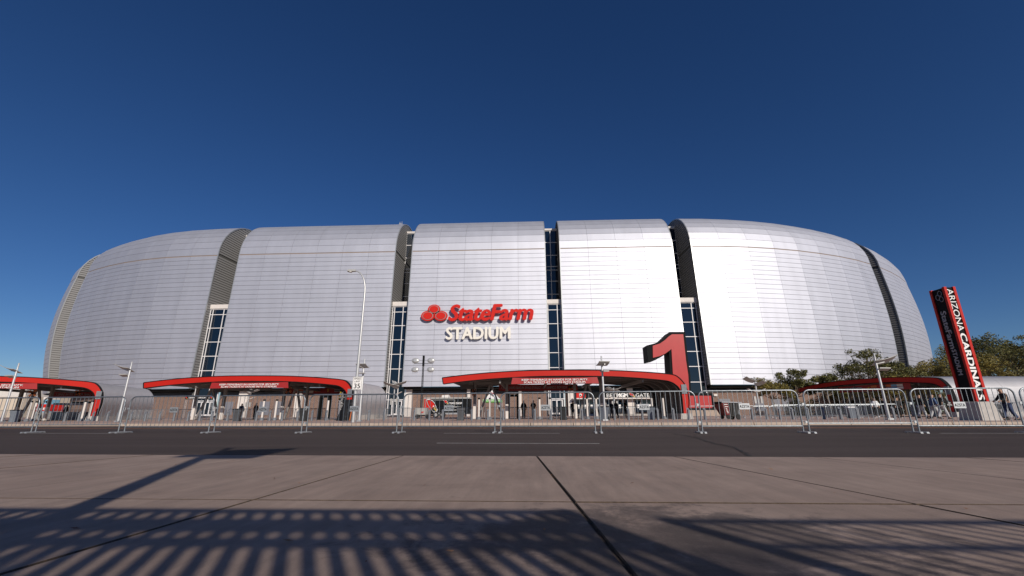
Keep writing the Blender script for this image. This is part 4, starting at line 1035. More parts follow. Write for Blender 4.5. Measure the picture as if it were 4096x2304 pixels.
for x, y in ((-.34, -.38), (.5, -.36), (-.34, .3), (.5, .3)): MB().disc(q(x, y, .19), .19 if x > 0 else .15, q(0, 1, 0) - o, .08, 14).build('wheel', 'rubber', t)
for k, (f, wdt) in enumerate(((1.0, .30), (.80, .26), (.62, .12), (.50, .12), (.38, .12), (.26, .1))):
    z = .28 + f * .78; xx = -.46 - (.36 * (z - .3) / .86); MB().bar(q(xx + .12, -.40 - .12 * (z - .3), z), q(xx + .12 + wdt, -.40 - .12 * (z - .3), z), .02, .045).build('lettering_line', 'tent', t)
# metal detector frames
def detector(px0, px1, Y, lab):
    a, b = atY(px0, 1660, Y).x, atY(px1, 1660, Y).x; t = thing('metal_detector', lab, 'security gate', ((a + b) / 2, Y, 0), 'walk through metal detectors')
    for x in (a, b): MB().box(x - .07, x + .07, Y - .3, Y + .3, 0, 2.05).build('side_panel', 'black', t)
    MB().box(a - .08, b + .08, Y - .24, Y + .24, 2.055, 2.25).build('header', 'black', t)
    for x in (a, b): MB().box(x - .1, x + .1, Y - .32, Y + .32, 2.26, 2.3).build('top_cap', 'black', t)
detector(1279, 1312, 42.5, 'black walk through metal detector under the second canopy')
detector(2037, 2070, 43, 'black walk through metal detector left of two standing dark figures')
# black draped pillar at the foot of the second canopy
Y = 36.4; a, b = atY(1345, 1680, Y).x, atY(1408, 1680, Y).x; t = thing('draped_pillar', 'tall bundle wrapped in black tarpaulin behind the speed limit pole', 'tarpaulin', ((a + b) / 2, Y, 0))
mb = MB(); n = 40; rows = 16; W_ = b - a
for r in range(rows + 1):
    f = r / rows; z = f * 1.56
    x0 = a + W_ * (.03 + .46 * f ** 1.2); x1 = b - W_ * .02 - W_ * .06 * f; cxx = (x0 + x1) / 2; rx = (x1 - x0) / 2
    for k in range(n):
        an = 2 * math.pi * k / n; fold = 1 + .07 * math.sin(k * 2.7 + f * 1.5) * (1 - .5 * f)
        mb.v.append(Vector((cxx + rx * fold * math.copysign(abs(math.cos(an)) ** .7, math.cos(an)), Y + .35 * fold * math.copysign(abs(math.sin(an)) ** .7, math.sin(an)), z)))
for r in range(rows):
    for k in range(n): mb.f.append((r * n + k, r * n + (k + 1) % n, (r + 1) * n + (k + 1) % n, (r + 1) * n + k))
mb.f.append(tuple(rows * n + k for k in range(n))); mb.build('sheet', 'tarp', t, smooth=True)
c = atY(1396, 1612, Y); MB().box(c.x - .40, c.x + .36, Y - .38, Y + .3, 1.50, 1.66).build('top_cover', 'tarp', t)
MB().bar((b - .06, Y - .3, .04), (b + .03, Y - .3, 1.0), .07, .04).build('strap', 'flower', t)
# direction signboard with yellow arrows
Y = 41; a = atY(1358, 1560, Y); bq = atY(1378, 1630, Y); t = thing('direction_board', 'tall black signboard with a column of yellow arrows at the canopy leg', 'sign', ((a.x + bq.x) / 2, Y, 0))
MB().box(a.x, bq.x, Y, Y + .08, .25, a.z).build('board', 'blacktxt', t)
for k in range(6):
    z = a.z - .22 - k * .30; MB().box(a.x, bq.x, Y - .012, Y - .002, z - .145, z - .125).build('divider', 'whitetxt', t)
    m = MB(); m.bar((a.x + .07, Y - .02, z), (a.x + .20, Y - .02, z), .035, .02); s = 1 if k < 2 else -1; xx = a.x + .20 if s > 0 else a.x + .07
    m.bar((xx, Y - .02, z), (xx - s * .07, Y - .02, z + .07), .03, .02); m.bar((xx, Y - .02, z), (xx - s * .07, Y - .02, z - .07), .03, .02); m.build('arrow', 'yellow', t)
    text('lettering', ['C', 'G', 'AV', 'BLC', 'D', 'H'][k], (a.x + .28, Y - .01, z - .07), X_, Z_, .15, .13, 'whitetxt', t, ext=.008)
# media entrance sign
a, bq = atY(3783, 1603, 27.5), atY(3811, 1628, 27.5); t = thing('media_sign', 'small black MEDIA ENTRANCE sign on a stand at the shaded canopy leg', 'sign', ((a.x + bq.x) / 2, 27.5, 0))
MB().box(a.x, bq.x, 27.5, 27.53, bq.z, a.z).build('board', 'blacktxt', t); MB().tube([((a.x + bq.x) / 2, 27.52, 0), ((a.x + bq.x) / 2, 27.52, bq.z)], .02, 6).build('stand', 'black', t)
hh = a.z - bq.z; text('lettering', 'MEDIA\nENTRANCE', (a.x + .03, 27.495, bq.z + hh * .25), X_, Z_, (bq.x - a.x) * .85, hh * .5, 'whitetxt', t, ext=.004, bold=.01)

# ================================================================== team shop trailer, tent, generator
Y = 56.0; a, bq = atY(1696, 1650, Y), atY(1875, 1650, Y); zt = atY(1780, 1595, Y).z; zb = .45
t = thing('shop_trailer', 'black merchandise trailer with a large red bird head and TEAM SHOP lettering', 'trailer', ((a.x + bq.x) / 2, Y, 0))
MB().box(a.x, bq.x, Y, Y + 2.4, zb, zt).build('body', 'black', t); MB().box(a.x - .05, bq.x + .05, Y - .05, Y + 2.45, zt + .002, zt + .16).build('roof', 'lamphead', t)
MB().box(a.x - .01, a.x + .85, Y - .012, Y - .002, zb + .3, zt - .02).build('red_panel', 'bright_red', t)
vx = atY(1780, 1590, Y).x; MB().hexa([(vx - .5, Y + .4, zt + .17), (vx + .5, Y + .4, zt + .17), (vx + .5, Y + 1.2, zt + .17), (vx - .5, Y + 1.2, zt + .17), (vx - .5, Y + .5, zt + .45), (vx + .35, Y + .5, zt + .5), (vx + .35, Y + 1.1, zt + .5), (vx - .5, Y + 1.1, zt + .45)]).build('roof_vent', 'white', t)
hx = atY(1706, 1640, Y).x; hx2 = atY(1748, 1640, Y).x
bird((hx, Y - .03, .75), X_, Z_, hx2 - hx, t, zt - .85)
hx = atY(1774, 1617, Y); bird((hx.x, Y - .03, hx.z), X_, Z_, .62, t, .5)
e0, e1 = atY(1797, 1617, Y), atY(1848, 1609, Y); text('lettering', 'TEAM SHOP', (e0.x, Y - .02, e0.z), X_, Z_, e1.x - e0.x, e1.z - e0.z, 'whitetxt', t, bold=.03)
e0, e1 = atY(1814, 1630, Y), atY(1843, 1625, Y); text('lettering', 'Experience', (e0.x, Y - .02, e0.z), X_, Z_, e1.x - e0.x, e1.z - e0.z, 'whitetxt', t, bold=.02)
e0, e1 = atY(1782, 1642, Y), atY(1826, 1637, Y); text('lettering', 'for the fans and more', (e0.x, Y - .02, e0.z), X_, Z_, e1.x - e0.x, e1.z - e0.z, 'whitetxt', t, bold=.02)
fr = MB(); x0, x1, z0, z1 = atY(1703, 1600, Y).x, atY(1820, 1600, Y).x, 1.15, zt - .12
for q in ((x0, x1, z1 - .05, z1), (x0, x0 + .05, z0, z1 - .052), (x1 - .05, x1, z0, z1 - .052)): fr.box(q[0], q[1], Y - .06, Y - .035, q[2], q[3])
fr.build('hatch_frame', 'lamphead', t)
MB().box(a.x + 1.2, bq.x - .5, Y - .1, Y - .02, .42, .62).build('side_skirt', 'galvflat', t)
wx = atY(1744, 1650, Y).x
for dx in (0, .85):
    w_ = MB().disc((wx + dx, Y - .08, .38), .37, Y_, .22, 20).build('wheel', 'rubber', t); MB().disc((wx + dx, Y - .2, .38), .20, Y_, .03, 16).build('rim', 'silver', w_)
Y = 58.0; a, bq = atY(1930, 1650, Y), atY(2004, 1650, Y); e = atY(1965, 1598, Y).z; pk = atY(1967, 1555, Y).z; cx = (a.x + bq.x) / 2
t = thing('event_tent', 'white peaked event tent with a green valance and red bird emblem', 'tent', (cx, Y + 1.4, 0)); hw = (bq.x - a.x) / 2; dpt = hw
top = Vector((cx, Y + dpt, pk)); cs = [Vector((cx - hw, Y, e)), Vector((cx + hw, Y, e)), Vector((cx + hw, Y + 2 * dpt, e)), Vector((cx - hw, Y + 2 * dpt, e))]; mb = MB()
for i in range(4):
    A_, B_ = cs[i], cs[(i + 1) % 4]
    for k in range(6):
        f0, f1 = k / 6, (k + 1) / 6; zz = lambda f: e + (pk - e) * f ** 1.5
        p0, p1, p2, p3 = A_.lerp(top, f0), B_.lerp(top, f0), B_.lerp(top, f1), A_.lerp(top, f1); p0.z = p1.z = zz(f0); p2.z = p3.z = zz(f1); mb.quad(p0, p1, p2, p3)
mb.build('roof', 'tent', t); MB().tube([top - Z_ * .1, top + Z_ * .5], [.09, .01], 6).build('finial', 'tent', t)
v = MB()
for i in range(4): A_, B_ = cs[i], cs[(i + 1) % 4]; v.quad(A_ - Z_ * .34, B_ - Z_ * .34, B_ + Z_ * .0, A_)
v.build('valance', 'green', t)
text('lettering', 'DIGITAL TICKETING ASSISTANCE', (cx - hw * .93, Y - .02, e - .24), X_, Z_, hw * 1.86, .16, 'whitetxt', t, bold=.02, ext=.01)
bird((cx - .35, Y + .40, e + .42), X_, (Z_ * .85 + Y_ * .5).normalized(), .75, t, .6)
for c in cs: MB().tube([Vector((c.x, c.y, 0)), c - Z_ * .1], .03, 6).build('leg', 'silver', t)
# generator trailer with red letter
Y = 47.5; a, bq = atY(1661, 1650, Y), atY(1706, 1650, Y); t = thing('generator_trailer', 'low grey towable generator with a red W below the floodlight mast', 'generator', ((a.x + bq.x) / 2, Y, 0))
MB().hexa([(a.x + .05, Y, .42), (bq.x - .05, Y, .42), (bq.x - .05, Y + 1.1, .42), (a.x + .05, Y + 1.1, .42), (a.x, Y, 1.12), (bq.x, Y, 1.12), (bq.x, Y + 1.1, 1.12), (a.x, Y + 1.1, 1.12)]).build('cabinet', 'lamphead', t)
MB().box(a.x + .1, bq.x + .5, Y + .1, Y + 1.0, .28, .40).build('chassis', 'black', t); 
for x in (a.x + .25, bq.x + .1): MB().disc((x, Y + .02, .24), .22, Y_, .14, 14).build('wheel', 'rubber', t)
text('lettering', 'W', ((a.x + bq.x) / 2 + .02, Y - .02, .55), X_, Z_, .28, .2, 'bright_red', t, bold=.04)
# ticket scanning arch in front of the first glass doors
Y = 74.0; a, bq = atY(740, 1600, Y), atY(853, 1600, Y); z1, z0 = atY(800, 1585.5, Y).z, atY(800, 1597, Y).z
t = thing('scanning_arch', 'black ADDITIONAL TICKET SCANNING banner arch on two truss legs', 'arch', ((a.x + bq.x) / 2, Y, 0))
MB().box(a.x, bq.x, Y - .12, Y + .12, z0, z1).build('header', 'black', t); text('lettering', 'ADDITIONAL TICKET SCANNING', (a.x + .65, Y - .14, z0 + .14), X_, Z_, bq.x - a.x - 1.3, z1 - z0 - .27, 'whitetxt', t, bold=.03, ext=.01)
for x in (a.x + .08, bq.x - .55): bird((x, Y - .14, z0 + .06), X_, Z_, .45, t, z1 - z0 - .12, 'black')
for x in (a.x + .15, bq.x - .35):
    m = MB()
    for q in (0, .22): m.tube([(x + q, Y, 0), (x + q, Y, z0)], .025, 5)
    for k in range(9): m.bar((x + (.22 if k % 2 else 0), Y, k * z0 / 9), (x + (0 if k % 2 else .22), Y, (k + 1) * z0 / 9), .02)
    m.build('truss_leg', 'silver', t)

# ================================================================== far left background
Y = 150; a, bq = atY(-260, 1600, Y), atY(96, 1600, Y); zt = atY(50, 1557, Y).z; zm = atY(50, 1587, Y).z
t = thing('beige_building', 'plain beige two tone building seen under the farthest left canopy', 'building', ((a.x + bq.x) / 2, Y, 0))
MB().box(a.x, bq.x, Y, Y + 30, -.1, zm).build('wall', 'beige', t); MB().box(a.x, bq.x, Y - .02, Y + 30, zm + .01, zt).build('upper_wall', 'white', t); MB().box(a.x - .2, bq.x + .2, Y - .2, Y + 30.2, zt + .01, zt + .3).build('coping', 'white', t)
def stall(px0, px1, py0, py1, Y, m, txt, lab, name='food_stall', legs=True, y2=1667):
    a, bq = atY(px0, py1, Y), atY(px1, py0, Y); t = thing(name, lab, 'stall', ((a.x + bq.x) / 2, Y, 0)); c = atY((px0 + px1) / 2, py0, Y).z; d = atY((px0 + px1) / 2, py1, Y).z
    MB().box(a.x, bq.x, Y, Y + 2.2, d, c).build('sign_box', m, t)
    if txt: text('lettering', txt, (a.x + (bq.x - a.x) * .06, Y - .03, d + (c - d) * .08), X_, Z_, (bq.x - a.x) * .84, (c - d) * .42, 'whitetxt', t, bold=.04)
    MB().box(a.x + .1, bq.x - .1, Y + .1, Y + 2, .0, .95).build('counter', 'lamphead', t)
    for x in (a.x + .05, bq.x - .15): MB().box(x, x + .1, Y + .02, Y + .12, .0, d - .01).build('post', 'galvflat', t)
    return t
stall(133, 196, 1617, 1645, 62, 'bright_red', 'RUFEJ', 'red food stall with big white letters under the farthest left canopy')
stall(212, 262, 1612, 1620, 52, 'lamphead', '', 'grey topped merchandise stall left of the flower cart under the canopy')
t = stall(282, 372, 1606, 1612, 54, 'black', '', 'black topped food counter with orange pictures behind the canopy leg')
p0 = atY(292, 1657, 53.9); p1 = atY(346, 1646, 53.9)
for k in range(4):
    x = p0.x + (p1.x - p0.x) * k / 4; MB().box(x, x + (p1.x - p0.x) * .22, 53.94, 53.97, .5, .9).build('picture_plate', 'flower', t)
fb_ = atY(351, 1598, 53); MB().tube([(fb_.x, 54.5, 2.2), (fb_.x, 54.5, 2.5), (fb_.x, 54.5, 2.9), (fb_.x, 54.5, 3.0)], [.35, .42, .38, .15], 12).build('chimney_cowl', 'silver', t, smooth=True)
Y = 90; a = atY(172, 1608, Y); t = thing('striped_chimney_unit', 'pale blue and white unit with round black openings far behind the red stall', 'equipment', (a.x + 1, Y, 0)); b1_ = atY(201, 1598, Y)
MB().box(a.x, b1_.x, Y, Y + 2, 0, b1_.z).build('body', 'plain_blue', t); MB().box(a.x, b1_.x, Y - .1, Y + 2, b1_.z + .01, b1_.z + .5).build('top', 'white', t)
for k in range(3): MB().disc((a.x + .3 + k * .55, Y - .05, b1_.z - .45), .22, Y_, .06, 12).build('opening', 'black', t)

# ================================================================== people
def skin_mesh(name, pts, edges, m, parent, sub=1, smooth=True):
    me = bpy.data.meshes.new(name); me.from_pydata([tuple(p[:3]) for p in pts], edges, []); o = bpy.data.objects.new(name, me); col.objects.link(o)
    md = o.modifiers.new('s', 'SKIN'); 
    for i, p in enumerate(pts):
        sv = me.skin_vertices[0].data[i]; rr = p[3] if not isinstance(p[3], tuple) else p[3]; sv.radius = (rr, rr) if not isinstance(rr, tuple) else rr
    me.skin_vertices[0].data[0].use_root = True
    s = o.modifiers.new('u', 'SUBSURF'); s.levels = sub
    dg = bpy.context.evaluated_depsgraph_get(); me2 = bpy.data.meshes.new_from_object(o.evaluated_get(dg)); bpy.data.objects.remove(o)
    me2.materials.clear(); me2.materials.append(M[m]); me2.name = name
    me2.polygons.foreach_set('use_smooth', [True] * len(me2.polygons))
    r = bpy.data.objects.new(name, me2); col.objects.link(r); r.parent = parent; return r
def person(px, py, Y, label, rz=0, top='c_black', legs='c_black', stride=0.0, lean=0.0, arms='down', hat=None, h=1.76, vest=None, hair='hair'):
    p = atY(px, py, Y); t = thing('person', label, 'person', (p.x, Y, 0)); t.rotation_euler = (0, 0, rz); s = h / 1.76
    # y forward, x left-right
    hip = Vector((0, 0, .92)); L = lambda z: lean * (z - .92)
    def J(x, y, z, r): return (x * s, (y + (L(z) if z > .92 else 0)) * s, z * s, tuple(q * s for q in r) if isinstance(r, tuple) else r * s)
    kr = lambda r, k_: tuple(q * k_ for q in r) if isinstance(r, tuple) else r * k_
    f, b = stride, -stride
    legp = [J(0, 0, .95, (.16, .13)), J(.09, 0, .86, .11), J(.10, f * .55, .49, .078), J(.10, f - .02, .09, .055), J(.11, f + .14, .035, .036),
            J(-.09, 0, .86, .11), J(-.10, b * .4 + .03, .49, .078), J(-.10, b, .12, .055), J(-.11, b + .13, .04, .036)]
    A = {'down': ((.24, .02, 1.16), (.25, .10, .92), (.25, .14, .82)), 'front': ((.23, .04, 1.16), (.18, .27, 1.08), (.12, .36, 1.10)), 'cross': ((.24, .05, 1.16), (.10, .22, 1.18), (-.02, .24, 1.2)), 'push': ((.22, .18, 1.15), (.2, .42, 1.02), (.18, .52, .98))}[arms]
    arm = []
    for sx in (1, -1):
        for (x, y, z), r in zip(A, (.058, .046, .040)): arm.append((sx * x, y if arms != 'down' or sx > 0 else -y * .4, z, r))
    body = [J(0, 0, .95, (.17, .12)), J(0, .0, 1.15, (.165, .115)), J(0, 0, 1.36, (.19, .125)), J(0, .01, 1.50, .06), J(0, .025, 1.60, .105), J(0, .03, 1.69, .10)]
    k = len(body); e = [(0, 1), (1, 2), (2, 3), (3, 4), (4, 5)]
    body += [J(.17, 0, 1.40, .055)] + [J(*a) for a in arm[:3]] + [J(-.17, 0, 1.40, .055)] + [J(*a) for a in arm[3:]]
    e += [(2, 6), (6, 7), (7, 8), (8, 9), (2, 10), (10, 11), (11, 12), (12, 13)]
    n0 = len(body); body += legp[1:]; e += [(0, n0), (n0, n0 + 1), (n0 + 1, n0 + 2), (n0 + 2, n0 + 3), (0, n0 + 4), (n0 + 4, n0 + 5), (n0 + 5, n0 + 6), (n0 + 6, n0 + 7)]
    skin_mesh('body', [(a, b_, c, kr(d, .95)) for a, b_, c, d in body], e, 'skin', t)
    g = lambda q, k_: (q[0], q[1], q[2], kr(q[3], k_))
    tp = [J(0, 0, .80, (.195, .15)), g(body[1], 1.2), g(body[2], 1.14), J(0, .005, 1.46, .085)] + [g(body[6], 1.2), g(body[7], 1.25), (*(Vector(body[7][:3]).lerp(Vector(body[8][:3]), .85)), body[8][3] * 1.3)] + [g(body[10], 1.2), g(body[11], 1.25), (*(Vector(body[11][:3]).lerp(Vector(body[12][:3]), .85)), body[12][3] * 1.3)]
    skin_mesh('jacket', tp, [(0, 1), (1, 2), (2, 3), (2, 4), (4, 5), (5, 6), (2, 7), (7, 8), (8, 9)], top, t)
    lp = [g(legp[0], 1.06), g(legp[1], 1.08), g(legp[2], 1.2), g(legp[3], 1.3), g(legp[5], 1.08), g(legp[6], 1.2), g(legp[7], 1.3)]
    skin_mesh('trousers', lp, [(0, 1), (1, 2), (2, 3), (0, 4), (4, 5), (5, 6)], legs, t)
    for q in (3, 7):
        a, b_ = legp[q], legp[q + 1]; o_ = Vector(a[:3])
        MB().hexa([(a[0] - .05, a[1] - .08, a[2] - .09), (a[0] + .05, a[1] - .08, a[2] - .09), (a[0] + .05, a[1] + .2, a[2] - .09), (a[0] - .05, a[1] + .2, a[2] - .09), (a[0] - .045, a[1] - .07, a[2]), (a[0] + .045, a[1] - .07, a[2]), (a[0] + .04, a[1] + .08, a[2]), (a[0] - .04, a[1] + .08, a[2])]).build('shoe', 'c_black' if top != 'c_white' else 'c_white', t, off=False)
    hd = body[5]
    skin_mesh('hair', [(hd[0], hd[1] - .035 * s, hd[2] + .045 * s, .108 * s), (hd[0], hd[1] - .055 * s, hd[2] - .07 * s, .085 * s)], [(0, 1)], hair, t)
    if hat:
        MB().disc((hd[0], hd[1] + .0, hd[2] + .06 * s), .10 * s, Z_, .09 * s, 14).build('cap', hat, t, off=False)
        MB().box(hd[0] - .07, hd[0] + .07, hd[1] + .05, hd[1] + .2, hd[2] + .02, hd[2] + .035).build('cap_brim', hat, t, off=False)
    return t
person(962, 1660, 50, 'person in navy top standing before the white pilaster', .4, 'c_navy', 'c_black')
person(1020, 1660, 48, 'person in black partly behind a white scanner post', 1.2, 'c_black', 'c_black')
person(2095, 1660, 45.6, 'person in black standing right of the metal detector with arms out', 3.0, 'c_black', 'c_black', arms='down', h=1.8)
person(2134, 1660, 45.2, 'person in dark top with crossed arms beside a barrier', 3.2, 'c_black', 'c_grey', arms='cross', h=1.8)
person(2293, 1660, 45.8, 'person in dark jacket over red shirt left of the gate doors', 3.1, 'c_black', 'c_black', h=1.75)
person(2446, 1660, 50, 'person in black before the gate doors left of the number door', 2.7, 'c_black', 'c_black', h=1.8)
person(2466, 1660, 46, 'person in black behind the lamp pole with one leg forward', 2.2, 'c_black', 'c_black', .15, h=1.75)
person(2500, 1660, 47, 'broad person in black left of the white gate pilaster', 3.0, 'c_black', 'c_black', arms='cross', h=1.85)
person(3510, 1660, 43.0, 'person in white shirt behind barriers under the shaded canopy', 2.6, 'c_white', 'c_black')
person(3548, 1660, 42.0, 'person in black beside the white shirted one under the shaded canopy', 1.8, 'c_black', 'c_black')
person(3600, 1660, 41, 'person in black with cap under the shaded canopy', 2.9, 'c_black', 'c_black', hat='c_black')
person(3690, 1660, 34.5, 'walking person in black jacket white shirt and grey trousers', -1.7, 'c_black', 'c_grey', .22, .05)
person(3742, 1660, 34.0, 'walking person in blue jacket and light grey trousers', -1.6, 'c_blue', 'c_grey', .26, .08)
person(3774, 1660, 33.2, 'walking person in black with pale trousers left of the pylon', -1.5, 'c_black', 'c_grey', .3, .1, arms='front')
wk = person(4040, 1660, 26.2, 'person in dark clothes leaning forward and pushing a loaded cart', 1.45, 'c_black', 'c_navy', .24, .16, arms='push', h=1.78)
person(262, 1650, 46, 'person in black with a wide black hat under the farthest left canopy', 2.8, 'c_black', 'c_black', hat='c_black', h=1.72)
# loaded hand cart
a = atY(3990, 1660, 26.1); t = thing('hand_cart', 'hand cart with black bags pushed by the leaning person', 'cart', (a.x, 26.1, 0)); o = Vector((a.x, 26.1, 0))
MB().bar(o + Vector((-.35, 0, .2)), o + Vector((.35, 0, .2)), .5, .04).build('deck', 'black', t)
MB().tube([o + Vector((.33, -.2, .2)), o + Vector((.48, -.2, 1.0)), o + Vector((.48, .2, 1.0)), o + Vector((.33, .2, .2))], .016, 6).build('handle', 'galvflat', t)
for dx in (-.28, .28):
    for dy in (-.2, .2): MB().disc(o + Vector((dx, dy, .09)), .09, Y_, .04, 12).build('wheel', 'rubber', t)
for dx, dz, w_, h_ in ((-.12, .23, .26, .36), (-.05, .60, .30, .30)):
    m = MB(); c = o + Vector((dx, 0, dz)); m.hexa([c + Vector(v) for v in ((-w_, -.2, 0), (w_, -.2, 0), (w_, .2, 0), (-w_, .2, 0), (-w_ * .85, -.16, h_), (w_ * .7, -.16, h_ * .9), (w_ * .7, .16, h_ * .9), (-w_ * .85, .16, h_))]); m.build('bag', 'tarp', t)

# ================================================================== trees
def tree_meshes(seed, H, spread, nleaf, leaf, m, base=.35, blobs=9):
    rnd = random.Random(seed); tr = MB(); tips = []
    top = Vector((rnd.uniform(-.3, .3), rnd.uniform(-.3, .3), H * base)); pts = [Vector((0, 0, -.05)), Vector((rnd.uniform(-.08, .08), 0, H * base * .5)), top]
    tr.tube(pts, [H * .028, H * .021, H * .018], 8)
    for k in range(blobs):
        a = k * 2.399 + rnd.uniform(-.3, .3); rr = spread * math.sqrt((k + .6) / blobs) * rnd.uniform(.75, 1.05); z = H * (.92 - .38 * (rr / spread) ** 1.5 + rnd.uniform(-.14, .06))
        e = Vector((math.cos(a) * rr, math.sin(a) * rr, z)); mid = top.lerp(e, .5) + Vector((0, 0, -H * .04))
        tr.tube([top * .98, mid, e], [H * .012, H * .007, H * .003], 5); tips.append((e, spread * rnd.uniform(.20, .40)))
        for q in range(3):
            d = e + Vector((rnd.uniform(-1, 1), rnd.uniform(-1, 1), rnd.uniform(-.5, .6))) * spread * .36; tr.tube([mid.lerp(e, .6), d], [H * .004, H * .0015], 4); tips.append((d, spread * rnd.uniform(.10, .24)))
    lf = MB(); tot = sum(r ** 2 for _, r in tips); nleaf *= 1.35; leaf *= 1.3
    for e, r in tips:
        for q in range(int(nleaf * r * r / tot)):
            d = Vector((rnd.gauss(0, 1), rnd.gauss(0, 1), rnd.gauss(0, .75))); d.normalize(); p = e + Vector((d.x, d.y, d.z * .7)) * r * rnd.random() ** .42
            a = rnd.uniform(0, 6.28); t_ = rnd.uniform(-1.0, .7); ux = Vector((math.cos(a) * math.cos(t_), math.sin(a) * math.cos(t_), math.sin(t_))); uy = ux.cross(Vector((rnd.uniform(-1, 1), rnd.uniform(-1, 1), rnd.uniform(-.3, 1)))).normalized()
            s = leaf * rnd.uniform(.6, 1.3); lf.quad(p - ux * s, p - uy * s * .38, p + ux * s, p + uy * s * .38)
    return tr, lf
def tree(px, Y, H, spread, seed, label, m='leaf', nleaf=5200, leaf=.11, base=.35, loc3=None, name='street_tree', blobs=9):
    p = loc3 or atY(px, 1655, Y); t = thing(name, label, 'tree', (p.x, p.y if loc3 else Y, 0), 'trees around the shaded canopy' if not loc3 else None)
    tr, lf = tree_meshes(seed, H, spread, nleaf, leaf, m, base, blobs)
    tr.build('trunk', 'bark', t, smooth=True, off=False); lf.build('crown', m, t, off=False); return t
def th(py, px, Y): return atY(px, py, Y).z
tree(3105, 58, th(1500, 3105, 58), 2.6, 3, 'young thin street tree farthest left beside the winged lamp', 'leaf2', 3000, .10, .42)
tree(3195, 60, th(1472, 3190, 60), 2.7, 5, 'young street tree between the thinnest one and the canopy tip', 'leaf', 4200, .10, .4)
tree(3330, 66, th(1470, 3330, 66), 2.1, 8, 'street tree whose top shows just above the shaded canopy tip', 'leaf', 3600, .11, .4)
tree(3390, 72, 5.6, 3.4, 38, 'dark street tree seen through the shaded canopy left of its columns', 'leaf', 4200, .11, .3)
tree(3498, 68, th(1388, 3490, 68), 3.9, 11, 'broad street tree rising over the middle of the shaded canopy', 'leaf', 5200, .12, .30, blobs=13)
tree(3628, 70, th(1418, 3620, 70), 3.6, 15, 'street tree over the right bend of the shaded canopy', 'leaf', 4600, .12, .3)
tree(3600, 60, 5.2, 3.2, 47, 'low yellowing tree seen through the shaded canopy', 'leaf2', 3600, .10, .3)
tree(3700, 62, 5.4, 3.0, 49, 'low green tree seen behind the walking people', 'leaf', 3600, .10, .3)
tree(3800, 78, th(1422, 3800, 78), 5.0, 21, 'yellow green tree left behind the pylon sign', 'leaf2', 6500, .13, .3)
tree(3955, 72, th(1418, 3960, 72), 4.6, 24, 'yellowing tree right behind the pylon sign', 'leaf2', 6500, .13, .3)
tree(4040, 84, th(1350, 4030, 84), 8.5, 28, 'large dark tree at the right edge', 'leaf', 13000, .15, .28, blobs=15)
tree(4170, 78, 14, 7.5, 31, 'large tree cut by the right edge', 'leaf', 7000, .15, .28, blobs=13)
tree(3560, 80, 6.5, 4.5, 71, 'dark tree seen low behind the people under the shaded canopy', 'leaf', 6000, .13, .22)
tree(3690, 84, 6.5, 4.5, 72, 'dark tree filling the gap at the foot of the shaded canopy', 'leaf', 6000, .13, .22)
tree(3450, 84, 6.0, 4.5, 73, 'dark tree seen low between the canopy columns', 'leaf', 6000, .13, .22)
# shrub under the young trees
for px, Y, lab, ss in ((3190, 56, 'dark round shrub left of the white leaning support', 1), (3255, 57, 'dark round shrub right of the white leaning support', 1), (3480, 88, 'tall dark bush far behind the canopy columns', 2.2), (3560, 87, 'tall dark bush far behind the people in black', 2.3),
        (3640, 88, 'tall dark bush far behind the walking people', 2.3), (3720, 87, 'tall dark bush far behind the canopy leg', 2.3), (3410, 89, 'tall dark bush left of the other far bushes', 2.0)):
    p = atY(px, 1655, Y); t = thing('shrub', lab, 'shrub', (p.x, Y, 0), 'shrubs under the street trees'); lf = MB(); rnd = random.Random(px)
    for q in range(1500):
        d = Vector((rnd.gauss(0, 1), rnd.gauss(0, 1), abs(rnd.gauss(0, 1)))).normalized(); c = Vector((d.x * 1.5, d.y * 1.2, d.z * 2.0)) * rnd.random() ** .3 * ss; a = rnd.uniform(0, 6.3); ux = Vector((math.cos(a), math.sin(a), rnd.uniform(-.5, .5))) * .11 * ss; uy = Vector((-math.sin(a), math.cos(a), rnd.uniform(-.5, .5))) * .07 * ss
        lf.quad(c - ux, c - uy, c + ux, c + uy)
    lf.build('foliage', 'leaf', t, off=False); MB().tube([(0, 0, 0), (.1, 0, .8)], .05, 5).build('stem', 'bark', t, off=False)
a, bq = atY(3206, 1560, 60), atY(3238, 1650, 60)
t = thing('white_support', 'leaning white plastered support wall behind the young trees', 'support', (bq.x, 62, 0))
MB().hexa([(bq.x - .6, 62, 0), (bq.x, 62, 0), (bq.x, 63, 0), (bq.x - .6, 63, 0), (bq.x - 1.0, 62, 4.0), (bq.x - .2, 62, 4.0), (bq.x - .2, 63, 4.0), (bq.x - 1.0, 63, 4.0)]).build('shaft', 'white', t)

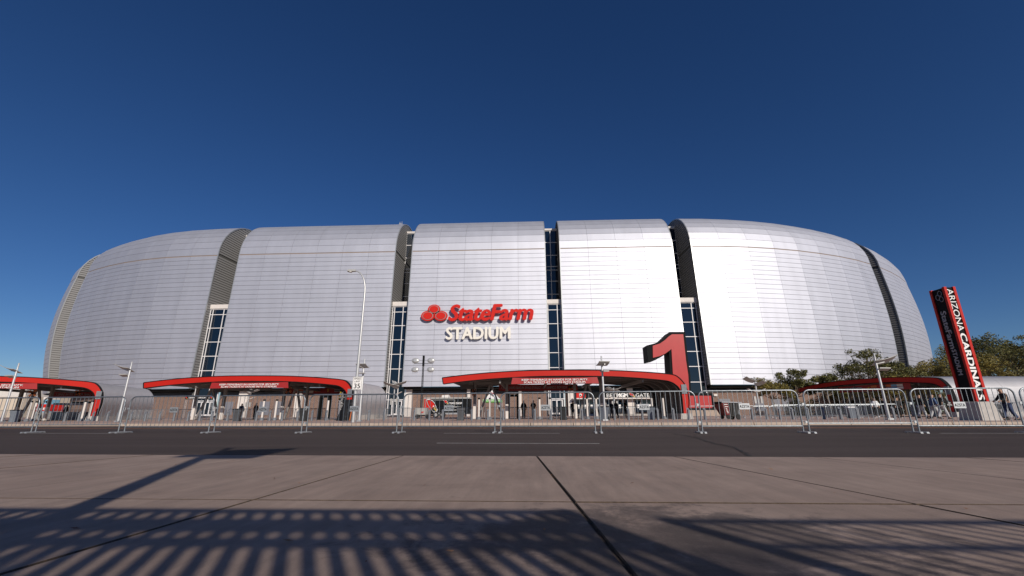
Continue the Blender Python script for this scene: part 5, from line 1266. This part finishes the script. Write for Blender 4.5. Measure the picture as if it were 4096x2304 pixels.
# ================================================================== behind the viewpoint: what throws the foreground shadows
fy = -1.9
t = thing('picket_railing', 'tall slatted steel railing standing just behind the viewpoint', 'railing', (0, fy, 0))
FZ = lambda z: (1.868 * z + 1.28) / 1.868
for x0, x1, left in ((-3.2, 2.5, True), (2.9, 8.4, False)):
    for z0, z1 in (((1.713, 1.76), (1.50, 1.63), (1.375, 1.445), (.1, .15)) if left else ((1.62, 1.655), (1.395, 1.424), (.1, .14))):
        MB().box(x0, x1, fy - .02, fy + .02, FZ(z0), FZ(z1)).build('rail', 'galvflat', t)
    x = x0 + .05
    while x < x1:
        wd = .062 if left else .018
        MB().box(x - wd / 2, x + wd / 2, fy - .01, fy + .01, .05, FZ(1.71 if left else 1.62)).build('picket', 'galvflat', t); x += .105 if left else .115
    for x in (x0, x1): MB().box(x - .03, x + .03, fy - .031, fy + .031, 0, FZ(1.77 if left else 1.67)).build('post', 'galvflat', t)
solar((-.72, -1.05, 0), 4.75, R(8), 'silver lamp pole standing just behind the viewpoint', 1.0, 1.6, .0, 1.15, .1)
tree(0, 0, 5.0, 1.15, 61, 'small leafy tree standing behind the viewpoint', 'leaf', 2400, .05, .55, loc3=Vector((5.1, -7.4, 0)))
tree(0, 0, 5.6, 2.6, 62, 'leafy tree standing behind and left of the viewpoint', 'leaf', 12000, .05, .50, loc3=Vector((1.6, -8.4, 0)), blobs=14)

# ================================================================== labels that single out members of long rows
ORD = ['first', 'second', 'third', 'fourth', 'fifth', 'sixth', 'seventh', 'eighth', 'ninth', 'tenth', 'eleventh', 'twelfth', 'thirteenth', 'fourteenth', 'fifteenth', 'sixteenth', 'seventeenth', 'eighteenth', 'nineteenth']
TENS = {20: ('twentieth', 'twenty'), 30: ('thirtieth', 'thirty'), 40: ('fortieth', 'forty'), 50: ('fiftieth', 'fifty')}
def ordinal(n):
    if n < 20: return ORD[n - 1]
    a, b = divmod(n, 10); return TENS[a * 10][0] if b == 0 else TENS[a * 10][1] + ' ' + ORD[b - 1]
def relabel(test, fmt):
    L_ = sorted((o for o in col.objects if o.parent is None and o.get('label') and test(o)), key=lambda o: o.location.x / max(o.location.y, .1))
    for k, o in enumerate(L_): o['label'] = fmt.format(ordinal(k + 1), ordinal(len(L_) - k))
relabel(lambda o: o.name.startswith('bollard'), 'grey slant topped bollard, {0} from the left in the line along the plaza')
relabel(lambda o: o.name.startswith('scanner_post'), 'slender white post with black cap, {0} from the left behind the bollards')
relabel(lambda o: o['label'].endswith('long row under the canopies'), 'crowd barrier {0} from the left in the long row under the canopies')
relabel(lambda o: o['label'].endswith('crosswise behind the long row'), 'crowd barrier behind the long row, {0} from the left of those set crosswise')
relabel(lambda o: o['label'].endswith('before the shaded canopy') and o['label'].startswith('galvanised crowd barrier among'), 'crowd barrier before the shaded canopy and pylon, {0} from the left')
